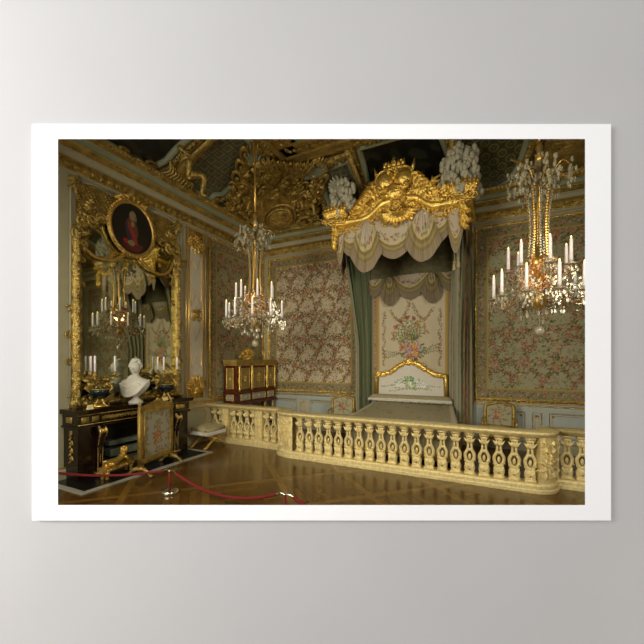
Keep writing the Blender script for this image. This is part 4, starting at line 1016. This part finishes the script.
for y in (FY0+.34, FY1-.34):
    g = MB(); g.tube(smoothpath([(FX+.02, y, .84), (FX+.06, y, .72), (FX+.01, y, .55), (FX-.02, y, .3), (FX-.0, y, .06)], 5), [.075]*6+[.06]*6+[.045]*9, 8); g.box(FX-.08, FX+.07, y-.07, y+.07, 0, .06); g.build('console', 'marble_dark', fp)
    g = MB(lambda u, v, n=0: (FX+.07+n, y+u, v))
    for i in range(-2, 3): g.tube(smoothpath([(i*.02, .84, .0), (i*.026, .76, .05), (i*.022, .66, .01)], 4), .014)
    for i in (-.045, 0, .045): g.tube(smoothpath([(i, .64, .0), (i*.9, .5, -.04), (i*.8, .3, -.05), (i*.9, .09, -.05)], 4), .006)
    g.box(-.075, .075, .07, .09, -.1, .0); g.build('gilt_mount', 'gold', fp)
g = MB(lambda u, v, n=0: (FX+n, u, v)); u = FY0+.40
while u < FY1-.4:
    g.scroll(u, .965, .032, 0, 1.3, 1 if int(u*20) % 2 else -1, .008, .004); g.leaf(u, .965, .7, .06, .03, .01, .003); u += .062
for a in (FY0+.06, FY0+.22, FY1-.22, FY1-.34): g.box(a, a+.11, .92, 1.01, 0, .015, .006)
g.tube([(FY0, 1.045, .01), (FY1, 1.045, .01)], .008); g.tube([(FY0, .89, .01), (FY1, .89, .01)], .008)
g2 = MB(lambda u, v, n=0: (u, FY0-n, v)); g2.box(XL+.12, XL+.28, .92, 1.01, 0, .015, .006)
for i in range(7): g2.leaf(XL+.22, .70-i*.06, -PI/2+(.7 if i % 2 else -.7), .09, .045, .015, -.015); g2.ell((XL+.22, .72-i*.06, 0), (.015, .02, .015), 6, 4)
g2.rosette(XL+.22, .76, .04, -.015, 6, .015); o = len(g.v); g.v += g2.v; g.f += [tuple(j+o for j in f) for f in g2.f]
g.build('gilt_frieze', 'gold_old', fp)
g = MB(); g.box(XL-.02, XL+.06, FY0+.40, FY1-.40, 0, .86); g.build('firebox', 'soot', fp, False)
g = MB(lambda a, b_, c=0: (a, b_, c)); g.box(-6.12, -6.0, 3.75, 4.80, .42, .50); g.box(-6.12, -5.96, 3.75, 4.80, .24, .36); g.build('iron_fireback_ledge', 'marble_grey', fp, False)
hs = thing('hearth_slab', 'black hearth slab edged with pale marble, flush in the parquet', 'hearth', (-5.75, 4.2, 0))
g = MB(); g.box(XL, -5.30, 2.95, 5.34, 0, .014); g.build('slab', 'slab_black', hs, False)
g = MB(); g.box(-5.30, -5.22, 2.87, 5.42, 0, .018); g.box(XL, -5.30, 2.87, 2.95, 0, .018); g.box(XL, -5.30, 5.34, 5.42, 0, .018); g.build('pale_border', 'slab_white', hs, False)
# fire screen
fs = thing('fire_screen', 'gilt fire screen with white flowered panel in front of the fireplace', 'screen', (-5.30, 4.14, .014))
A = Vector((-5.16, 3.70, .018)); Bv = Vector((-5.40, 4.56, .018)); ux = (Bv-A).normalized(); W = (Bv-A).length; un = Vector((ux.y, -ux.x, 0)).normalized()
fS2 = plane(A, ux, (0, 0, 1), un)
cl = Cloth(W-.22, .76, .0105, (.40, .37, .27)); w2 = cl.w
cl.fill((np.abs(cl.X-w2/2) < w2/2-.05) & (np.abs(cl.Y-.38) < .33), (.46, .45, .39))
for i in range(70):
    t = i/70*4; k = int(t); f_ = t-k; P4 = [(.06, .06), (w2-.06, .06), (w2-.06, .70), (.06, .70), (.06, .06)]; x = P4[k][0]+(P4[k+1][0]-P4[k][0])*f_; y = P4[k][1]+(P4[k+1][1]-P4[k][1])*f_
    cl.sprig(x, y, random.uniform(0, 6), .06, [(.35, .2, .1), (.3, .28, .12)], [(.20, .20, .12)], .014)
cl.bouquet(w2/2, .30, .13, [(.5, .22, .10), (.5, .36, .12), (.42, .15, .1)], GREENS, 26); cl.bouquet(w2/2, .52, .10, [(.42, .3, .14), (.3, .3, .16)], GREENS, 16)
cl.grid('flowered_panel', lambda x, y: fS2(.11+x, .27+y, .03), fs)
g = MB(fS2); g.box(.02, W-.02, .20, 1.10, -.012, .022)
for a, b_ in ((0, .105), (W-.105, W)): g.box(a, b_, .12, 1.10, -.02, .03, .01)
g.box(.0, W, .18, .28, -.02, .03, .01)
tp = smoothpath([(.0, 1.08), (.1, 1.12), (W/2-.1, 1.17), (W/2, 1.20), (W/2+.1, 1.17), (W-.1, 1.12), (W, 1.08)], 4)
g.add([(p[0], 1.02, .03) for p in tp]+[(p[0], p[1], .03) for p in tp]+[(p[0], 1.02, -.02) for p in tp]+[(p[0], p[1], -.02) for p in tp], [(i, i+1, len(tp)+i+1, len(tp)+i) for i in range(len(tp)-1)]+[(2*len(tp)+i, 2*len(tp)+i+1, 3*len(tp)+i+1, 3*len(tp)+i) for i in range(len(tp)-1)])
g.tube([(p[0], p[1], .01) for p in tp], .02); g.scroll(W/2, 1.21, .04, 0, 1, 1, .012, .01); g.rosette(W/2, 1.2, .04, .02, 6, .02)
g.tube([(.105, .27, .035), (W-.105, .27, .035), (W-.105, 1.03, .035), (.105, 1.03, .035)], .010, 6, True)
g.build('frame', 'gold_old', fs)
for u in (.03, W-.03):
    g = MB(fS2); g.tube([(u, .08, 0), (u, 1.14, 0)], .026, 8); g.ell((u, 1.17, 0), (.03, .035, .03)); 
    g.tube(smoothpath([(u, .03, -.20), (u, .10, -.12), (u, .13, 0), (u, .10, .12), (u, .03, .20)], 5), [.022]*5+[.035]*10+[.022]*6, 8); g.scroll(u, .05, .04, 0, 1, 1, .014, .17); g.ell((u, .025, .21), (.035, .025, .035)); g.ell((u, .025, -.21), (.035, .025, .035)); g.build('foot', 'gold_old', fs)
# andiron with sphinx
an = thing('andiron', 'gilt-bronze andiron with reclining sphinx on the black hearth', 'andiron', (-5.62, 3.62, .014))
A2 = Vector((-5.52, 3.34, .014)); B2 = Vector((-5.66, 3.92, .014)); ux = (B2-A2).normalized(); un2 = Vector((ux.y, -ux.x, 0)); Ln = (B2-A2).length
fA = lambda u, n, v: tuple(A2+ux*u+un2*n+Vector((0, 0, v*.72)))
g = MB(fA); g.box(0, Ln, -.07, .07, .17, .25, .01); g.box(-.02, Ln+.02, -.08, .08, .25, .27)
for i in range(9): g.ell((.04+i*.065, .075, .21), (.02, .015, .025), 6, 4)
g.build('plinth', 'gold', an, False)
for u in (.05, Ln-.05):
    for n in (-.045, .045): g = MB(fA); g.lathe([(.015, 0), (.03, .02), (.018, .06), (.035, .12), (.04, .17)], (u, n, 0), 8); g.build('foot', 'gold', an)
g = MB(fA)
g.tube(smoothpath([(.05, 0, .30), (.16, 0, .33), (.30, 0, .34), (.40, 0, .40), (.45, 0, .48)], 5), [.05]*4+[.075]*6+[.06]*6+[.05]*5, 10)
g.tube([(.10, .05, .33), (.20, .07, .30), (.12, .08, .285)], [.05, .035, .02]); g.tube([(.42, .05, .40), (.47, .06, .30), (.56, .06, .29)], [.03, .022, .018]); g.tube([(.42, -.05, .40), (.47, -.06, .30), (.56, -.06, .29)], [.03, .022, .018])
g.tube(smoothpath([(.05, 0, .32), (.0, .03, .40), (.05, .05, .44)], 4), .012); g.ell((.465, 0, .55), (.045, .042, .06), 10, 8); g.build('sphinx', 'gold_bright', an)
g = MB(fA)
for i in range(14): a = i/14*2*PI; g.tube([(.45+.02*math.cos(a), .02*math.sin(a), .61), (.455+.05*math.cos(a), .055*math.sin(a), .56), (.44+.045*math.cos(a), .05*math.sin(a), .47)], .013)
g.ell((.455, 0, .60), (.05, .05, .03)); g.build('headdress', 'gold_bright', an)

# ------------------------------------------------------------------ on the mantelshelf
bu = thing('marble_bust', 'white marble bust of a woman on the mantelshelf before the mirror', 'bust', (-5.93, 4.20, 1.13))
def bx_(u, v, n=0):      # bust faces into the room, a little towards the viewer
    a = math.radians(-52); return (-5.93+u*math.cos(a+PI/2)-n*math.cos(a)*-1, 4.20+u*math.sin(a+PI/2)+n*math.sin(a), 1.13+v)
def lat_ell(g, prof, ex, ey, k=20):
    vs = []
    for (w, d, v, cu, cn) in prof:
        for j in range(k): q = 2*PI*j/k; vs.append((cu+w*math.cos(q), v, cn+d*math.sin(q)))
    n = len(prof); g.add(vs, [(i*k+j, i*k+(j+1) % k, (i+1)*k+(j+1) % k, (i+1)*k+j) for i in range(n-1) for j in range(k)]+[tuple(range(k)), tuple((n-1)*k+j for j in range(k))])
g = MB(bx_); lat_ell(g, [(.12, .12, 0, 0, 0), (.12, .12, .03, 0, 0), (.10, .10, .045, 0, 0), (.055, .055, .08, 0, 0), (.05, .05, .11, 0, 0), (.08, .08, .14, 0, 0)], 1, 1); g.build('socle', 'stone_white', bu)
g = MB(bx_); lat_ell(g, [(.05, .05, .13, 0, 0), (.13, .09, .17, 0, .01), (.20, .12, .24, 0, .02), (.245, .135, .32, 0, .02), (.25, .13, .38, 0, .01), (.20, .11, .43, 0, 0), (.10, .08, .465, 0, 0), (.062, .065, .49, 0, .0), (.055, .06, .53, 0, .01), (.062, .07, .555, 0, .02),
    (.075, .09, .58, 0, .03), (.088, .105, .62, 0, .03), (.09, .11, .66, 0, .025), (.085, .11, .70, 0, .02), (.06, .08, .745, 0, .01), (.02, .03, .765, 0, .0)], 1, 1)
g.ell((0, .635, .145), (.014, .03, .02), 6, 5); g.ell((0, .60, .125), (.022, .008, .012), 6, 4); g.ell((-.033, .655, .115), (.017, .01, .012), 6, 4); g.ell((.033, .655, .115), (.017, .01, .012), 6, 4); g.ell((0, .572, .115), (.022, .015, .016), 6, 4)
g.ell((.09, .64, .02), (.012, .025, .02), 6, 4); g.ell((-.09, .64, .02), (.012, .025, .02), 6, 4); g.ell((.07, .32, .11), (.07, .06, .05), 10, 6); g.ell((-.07, .32, .11), (.07, .06, .05), 10, 6)
g.build('figure', 'stone_white', bu)
g = MB(bx_)
for i in range(70):
    a = random.uniform(-.4, PI+.4); e = random.uniform(.1, 1.2); r = .105
    g.ell((r*math.cos(a)*math.cos(e*.9)*.95, .655+.12*math.sin(e), -.01-r*.9*math.sin(a)*math.cos(e*.9)+.02), (.024, .024, .024), 6, 4)
for i in range(16): g.ell((.06*math.cos(i), .775+.02*math.sin(i*2), .0+.05*math.sin(i)), (.03, .03, .03), 6, 4)
for i in range(5): g.tube(smoothpath([(-.05+.012*i, .52, -.05), (-.11+.01*i, .47, .04), (-.12+.02*i, .38, .11)], 4), .014)
g.build('hair', 'stone_white', bu)
g = MB(bx_)
for i in range(7): o = i*.028; g.tube(smoothpath([(-.25+o*.2, .36-o, .06), (-.12, .30-o, .15), (.03, .27-o*.6, .165), (.17, .34-o*.2, .12), (.24, .42-o*.3, .02)], 5), .018)
g.build('drapery', 'stone_white', bu)
def candelabrum(y, x, label, seed):
    random.seed(seed); t = thing('candelabrum', label, 'candelabrum', (x, y, 1.13), 0, 'vase candelabra on the mantelshelf'); t.scale = (1.25, 1.25, 1.06)
    g = MB(); g.lathe([(.09, 0), (.10, .02), (.05, .05)], (0, 0, 0), 14)
    for i in range(3):
        a = i*2*PI/3+.4; g.tube(smoothpath([(.08*math.cos(a), .08*math.sin(a), .02), (.03*math.cos(a), .03*math.sin(a), .12), (.10*math.cos(a), .10*math.sin(a), .22), (.17*math.cos(a), .17*math.sin(a), .30), (.13*math.cos(a), .13*math.sin(a), .36)], 4), .014); g.ell((.1*math.cos(a), .1*math.sin(a), .02), (.03, .03, .02))
        g.ell((.13*math.cos(a), .13*math.sin(a), .37), (.028, .028, .028))
    local(g.build('gilt_stand', 'gold'), t)
    g = MB(); g.lathe([(.02, .12), (.07, .15), (.12, .20), (.135, .25), (.12, .285), (.10, .29)], (0, 0, 0), 18); local(g.build('vase', 'vase_blue'), t)
    g = MB(); g.tube([(.125*math.cos(i*PI/8), .125*math.sin(i*PI/8), .285) for i in range(16)], .012, 6, True)
    for i in range(34): a = random.uniform(0, 6.3); r = random.uniform(0, .12); g.leaf(r*math.cos(a), r*math.sin(a), a, .09, .04, .03, .29+random.uniform(0, .18)); g.ell((r*math.cos(a), r*math.sin(a), .30+random.uniform(0, .2)), (.02, .02, .02), 6, 4)
    for i in range(3):
        a = i*2*PI/3+1.2; g.tube(smoothpath([(0, 0, .28), (.05*math.cos(a), .05*math.sin(a), .42), (.15*math.cos(a), .15*math.sin(a), .42), (.17*math.cos(a), .17*math.sin(a), .50)], 4), .010); g.lathe([(.008, .49), (.035, .51), (.02, .53), (.018, .56)], (.17*math.cos(a), .17*math.sin(a), 0), 10)
    local(g.build('branches', 'gold_old'), t)
    for i in range(3):
        a = i*2*PI/3+1.2; g = MB(); g.lathe([(.013, .54), (.013, .80), (.004, .81)], (.17*math.cos(a), .17*math.sin(a), 0), 8); local(g.build('candle', 'candle_wax'), t)
candelabrum(3.54, -5.90, 'blue vase candelabrum at the near left end of the mantelshelf', 3)
candelabrum(4.84, -5.90, 'blue vase candelabrum between the bust and the far end of the mantelshelf', 4)
random.seed(21)
for y, lb in ((3.30, 'small cream card standing on the mantelshelf before the near candelabrum'), (4.72, 'small cream card standing on the mantelshelf right of the bust')):
    g = MB(); vs = [(-5.74, y-.04, 1.13), (-5.74, y+.04, 1.13), (-5.77, y+.04, 1.20), (-5.77, y-.04, 1.20), (-5.80, y-.04, 1.13), (-5.80, y+.04, 1.13)]
    g.add(vs, [(0, 1, 2, 3), (5, 4, 3, 2), (0, 3, 4), (1, 5, 2)]); tag(g.build('place_card', 'card', None, False), lb, 'card', 'cards on the mantelshelf')

# ------------------------------------------------------------------ folding stool by the fireplace
stl = thing('folding_stool', 'gilt folding stool with pale fringed cushion between fireplace and balustrade', 'stool', (-5.72, 5.78, 0))
cl = Cloth(.62, .50, .02, (.40, .36, .22)); cl.bouquet(.31, .25, .12, [(.45, .38, .25)], [(.32, .3, .17)], 10)
cl.grid('cushion_top', lambda x, y: (-5.95+y, 5.52+x*.85, .44+.08*(math.sin(PI*x/.62)*math.sin(PI*y/.5))**.5), stl)
g = MB(); g.box(-5.95, -5.45, 5.52, 6.05, .35, .44); g.build('seat', 'silk_pale', stl)
g = MB()
for i in range(31):
    g.ell((-5.44, 5.52+i*.0175, .33), (.008, .009, .05), 5, 4); g.ell((-5.96+i*.0168, 5.51, .33), (.008, .008, .05), 5, 4)
g.build('fringe', 'stone_white', stl)
for x in (-5.90, -5.50):
    g = MB(); g.tube(smoothpath([(x, 5.50, .40), (x, 5.62, .28), (x, 5.78, .20), (x, 5.95, .12), (x, 6.08, .02)], 4), .028, 7); g.ell((x, 6.08, .03), (.035, .05, .03)); g.build('leg', 'gold', stl)
    g = MB(); g.tube(smoothpath([(x+.01, 6.06, .40), (x+.01, 5.94, .28), (x+.01, 5.78, .20), (x+.01, 5.62, .12), (x+.01, 5.49, .02)], 4), .028, 7); g.ell((x, 5.49, .03), (.035, .05, .03)); g.build('leg', 'gold', stl)
g = MB(); g.tube([(-5.90, 5.78, .20), (-5.50, 5.78, .20)], .02); g.rosette(0, 0, .01) if 0 else None; g.ell((-5.47, 5.78, .20), (.03, .045, .045)); g.build('stretcher', 'gold', stl)

# ------------------------------------------------------------------ rope barrier
def stanchion(x, y, label):
    t = thing('stanchion', label, 'stanchion', (x, y, 0), 0, 'low rope barrier posts')
    g = MB(); g.lathe([(.115, 0), (.12, .012), (.115, .05), (.05, .06), (.02, .065)], (0, 0, 0), 24); local(g.build('base', 'chrome'), t)
    g = MB(); g.tube([(0, 0, .06), (0, 0, .31)], .017, 10); local(g.build('post', 'rope'), t)
    g = MB(); g.ell((0, 0, .325), (.03, .03, .018))
    for sg in (-1, 1): g.tube(smoothpath([(0, 0, .32), (sg*.06, 0, .33), (sg*.13, 0, .305)], 4), .015)
    local(g.build('hooks', 'chrome'), t)
S1, S2 = (-4.17, 3.48), (-2.21, 3.47)
stanchion(*S1, 'low chrome stanchion in front of the fire screen'); stanchion(*S2, 'low chrome stanchion at the bottom edge, in front of the balustrade middle')
def rope(a, b_, sag, label):
    g = MB(); P = []
    for i in range(25):
        t = i/24; P.append((a[0]+(b_[0]-a[0])*t, a[1]+(b_[1]-a[1])*t, (a[2]+(b_[2]-a[2])*t)-sag*4*t*(1-t)))
    g.tube(P, .020, 10); tag(g.build('barrier_rope', 'rope'), label, 'rope', 'red barrier ropes')
rope((S1[0]-.12, S1[1], .305), (-6.0, 2.86, .22), .06, 'dark red barrier rope running left past the hearth'); rope((S1[0]+.12, S1[1], .305), (S2[0]-.12, S2[1], .305), .17, 'dark red barrier rope sagging between the two stanchions'); rope((S2[0]+.12, S2[1], .305), (-.5, 3.3, .305), .15, 'dark red barrier rope leaving to the right at the bottom edge')

# ------------------------------------------------------------------ chandeliers
def chandelier(loc, label):
    t = thing('chandelier', label, 'chandelier', loc, 0, 'crystal chandeliers with electric candles')
    zr = loc[2]
    g = MB(); g.tube([(0, 0, 4.5-zr), (0, 0, 6.34-zr)], .016, 8); g.lathe([(.02, 4.46-zr), (.05, 4.52-zr), (.03, 4.6-zr), (.045, 4.68-zr), (.015, 4.76-zr)], (0, 0, 0), 12); local(g.build('rod', 'gold_smooth'), t)
    g = MB(); g.lathe([(.02, 2.52-zr), (.06, 2.56-zr), (.10, 2.66-zr), (.05, 2.74-zr), (.04, 2.9-zr), (.07, 3.0-zr), (.13, 3.10-zr), (.14, 3.18-zr), (.05, 3.26-zr), (.012, 3.4-zr), (.012, 4.1-zr), (.05, 4.2-zr), (.03, 4.3-zr), (.02, 4.5-zr)], (0, 0, 0), 14); local(g.build('stem', 'gold_smooth'), t)
    g = MB()
    for z, r, n in ((3.14, .20, 26), (2.98, .24, 30), (2.80, .20, 26), (3.05, .12, 14)):
        for i in range(n):
            a = 2*PI*i/n+z; g.ell((r*math.cos(a)*random.uniform(.6, 1.1), r*math.sin(a)*random.uniform(.6, 1.1), z-zr+random.uniform(-.08, .08)), (.028, .028, .04), 6, 4)
    local(g.build('amber_cluster', 'amber_glass'), t)['kind'] = 'stuff'
    for k in range(6):          # crown plumes of crystal
        a = k*PI/3+.5; ca, sa = math.cos(a), math.sin(a); g = MB()
        g.tube(smoothpath([(0, 0, 4.12-zr), (.10*ca, .10*sa, 4.22-zr), (.24*ca, .24*sa, 4.42-zr), (.32*ca, .32*sa, 4.36-zr)], 4), .006)
        arm = local(g.build('crown_arm', 'gold_smooth'), t)
        g = MB()
        for i in range(22): g.ell((.31*ca+random.uniform(-.07, .07), .31*sa+random.uniform(-.07, .07), 4.36-zr-i*.014+random.uniform(-.04, .08)), (.022, .022, .038), 4, 3)
        o = g.build('crystal_spray', 'crystal', None, False); o.parent = arm; o['kind'] = 'stuff'
    g = MB()
    for i in range(110): a = random.uniform(0, 6.3); r = random.uniform(.04, .22); g.ell((r*math.cos(a), r*math.sin(a), 4.22-zr+random.uniform(-.22, .2)), (.018, .018, .03), 4, 3)
    for i in range(16): g.ell((random.uniform(-.04, .04), random.uniform(-.04, .04), 4.45-zr+random.uniform(-.05, .14)), (.02, .02, .045), 4, 3)
    local(g.build('crown_crystals', 'crystal', None, False), t)['kind'] = 'stuff'
    for k in range(10):         # chains from crown to body
        a = 2*PI*k/10; g = MB()
        for i in range(26):
            q = i/25; r = .13+.03*(1-q)-.035*math.sin(PI*q); g.ell((r*math.cos(a), r*math.sin(a), 4.12-.9*q-zr), (.017, .017, .017), 5, 3)
        local(g.build('crystal_chain', 'crystal' if k % 2 else 'gold_smooth', None, False), t)
    rnd = random.Random(4)
    for n, r, zc, a0, h0 in ((10, .54, 2.68, .25, .37), (7, .36, 3.04, .1, .37)):
        for k in range(n):
            a = a0+2*PI*k/n; ca, sa = math.cos(a), math.sin(a)
            g = MB(); g.tube(smoothpath([(.08*ca, .08*sa, zc+.12-zr), (r*.4*ca, r*.4*sa, zc+.16-zr), (r*.7*ca, r*.7*sa, zc-.10-zr), (r*.95*ca, r*.95*sa, zc-.08-zr), (r*ca, r*sa, zc-zr)], 4), .013)
            arm = local(g.build('arm', 'amber_glass'), t)
            g = MB(); g.lathe([(.02, zc-.01-zr), (.07, zc+.01-zr), (.072, zc+.02-zr), (.02, zc+.025-zr)], (r*ca, r*sa, 0), 12); g.lathe([(.018, zc+.02-zr), (.024, zc+.05-zr), (.018, zc+.07-zr)], (r*ca, r*sa, 0), 8)
            o = g.build('drip_pan', 'crystal', None, False); o.parent = arm
            g = MB()
            for i in range(10): q = 2*PI*i/10; g.ell((r*ca+.066*math.cos(q), r*sa+.066*math.sin(q), zc-.04-zr-.03*(i % 2)), (.015, .015, .034), 4, 3)
            for i in range(5): g.ell((r*ca+rnd.uniform(-.03, .03), r*sa+rnd.uniform(-.03, .03), zc-.07-zr-i*.022), (.016, .016, .026), 4, 3)
            o = g.build('crystal_drops', 'crystal', None, False); o.parent = arm; o['kind'] = 'stuff'
            g = MB(); g.lathe([(.021, zc+.04-zr), (.019, zc+h0-.05-zr), (.012, zc+h0-.04-zr)], (r*ca, r*sa, 0), 10); cn = local(g.build('candle', 'candle_wax'), t)
            g = MB(); g.ell((r*ca, r*sa, zc+h0-.03-zr), (.010, .010, .028), 7, 5); o = g.build('flame_bulb', 'flame'); o.parent = cn
    g = MB()
    for i in range(260):
        a = random.uniform(0, 6.3); r = .52*math.sqrt(random.random()); z = 2.62+.36*random.random()*(1.15-r); g.ell((r*math.cos(a), r*math.sin(a), z-zr), (.018, .018, .030), 4, 3)
    local(g.build('crystal_veil', 'crystal', None, False), t)['kind'] = 'stuff'
    for k in range(44):         # larger pendants below
        a = k*2.399; q = k/44; r = .05+.36*math.sqrt(q); z = 2.36+.26*q+.05*(k % 3)
        g = MB(); g.ell((r*math.cos(a), r*math.sin(a), z-zr), (.022, .022, .042), 5, 3); g.ell((r*math.cos(a), r*math.sin(a), z+.055-zr), (.012, .012, .012), 5, 3); local(g.build('pendant', 'crystal', None, False), t)
    g = MB(); g.ell((0, 0, 2.24-zr), (.065, .065, .07), 12, 8); g.tube([(0, 0, 2.28-zr), (0, 0, 2.54-zr)], .008); local(g.build('crystal_ball', 'crystal'), t)
    return t
ch1 = chandelier((-4.12, 5.40, 3.0), 'crystal chandelier in the corner of the room, left of the bed canopy')
ch2 = dup(ch1, (.54, 5.40, 3.06), .35, 'nearer crystal chandelier at the right edge, right of the bed canopy')

# ------------------------------------------------------------------ unseen window bars on the closed grey wall, lamps added inside them for light
def area(nm, loc, to, sx, sy, W_, col):
    l = bpy.data.lights.new(nm, 'AREA'); l.shape = 'RECTANGLE'; l.size = sx; l.size_y = sy; l.energy = W_; l.color = col
    o = bpy.data.objects.new(nm, l); COL.objects.link(o); o.location = loc; o.rotation_euler = (Vector(to)-Vector(loc)).to_track_quat('-Z', 'Y').to_euler(); return o
def point(nm, loc, W_, col, r):
    l = bpy.data.lights.new(nm, 'POINT'); l.energy = W_; l.color = col; l.shadow_soft_size = r; o = bpy.data.objects.new(nm, l); COL.objects.link(o); o.location = loc; return o
WIN = 0
for r0, r1 in ((-5.6, -4.3), (-3.7, -2.4), (1.9, 3.1)):
    WIN += 1; g = MB(lambda a, b_, c=0: dpt(a, 1.05+c, b_))
    for a in (r0, (r0+r1)/2, r1): g.box(a-.03, a+.03, .5, 4.6, -.005, .05)
    for z in (.5, 1.5, 2.5, 3.5, 4.6): g.box(r0, r1, z-.025, z+.025, -.005, .045)
    struct(g.build('window_%d' % WIN, 'boiserie', None, False))
    c = dpt((r0+r1)/2, 1.07, 2.6); tgt = (-2.6, 6.6, .4); lt = area('daylight', c, tgt, r1-r0-.1, 4.0, (75, 178, 118)[WIN-1], (1, .90, .63)); lt.data.spread = math.radians(122)
for o in (ch1, ch2):
    point('chandelier_glow', (o.location.x, o.location.y, 3.0), 6, (1, .58, .26), .12)
# gallery side: soft light from the left
area('gallery_light', dpt(-2.7, -.7, 2.8), dpt(-.9, 1, 2.0), 1.4, 1.4, 95, (1, .99, .985))
w = bpy.data.worlds.new('World'); SC.world = w; w.use_nodes = True
bg = w.node_tree.nodes['Background']; bg.inputs[0].default_value = (1, .99, .985, 1); bg.inputs[1].default_value = .97
cam = bpy.data.cameras.new('Camera'); co = bpy.data.objects.new('Camera', cam); COL.objects.link(co)
co.location = (0, 0, 1.9); co.rotation_euler = (PI/2, 0, TH); cam.lens = 346/644*36; cam.sensor_width = 36; cam.shift_y = 39/644; cam.clip_start = .05; cam.clip_end = 60
SC.camera = co
SC.view_settings.view_transform = 'Standard'; SC.view_settings.look = 'None'; SC.view_settings.exposure = 0; SC.view_settings.gamma = 1; SC.view_settings.use_curve_mapping = False
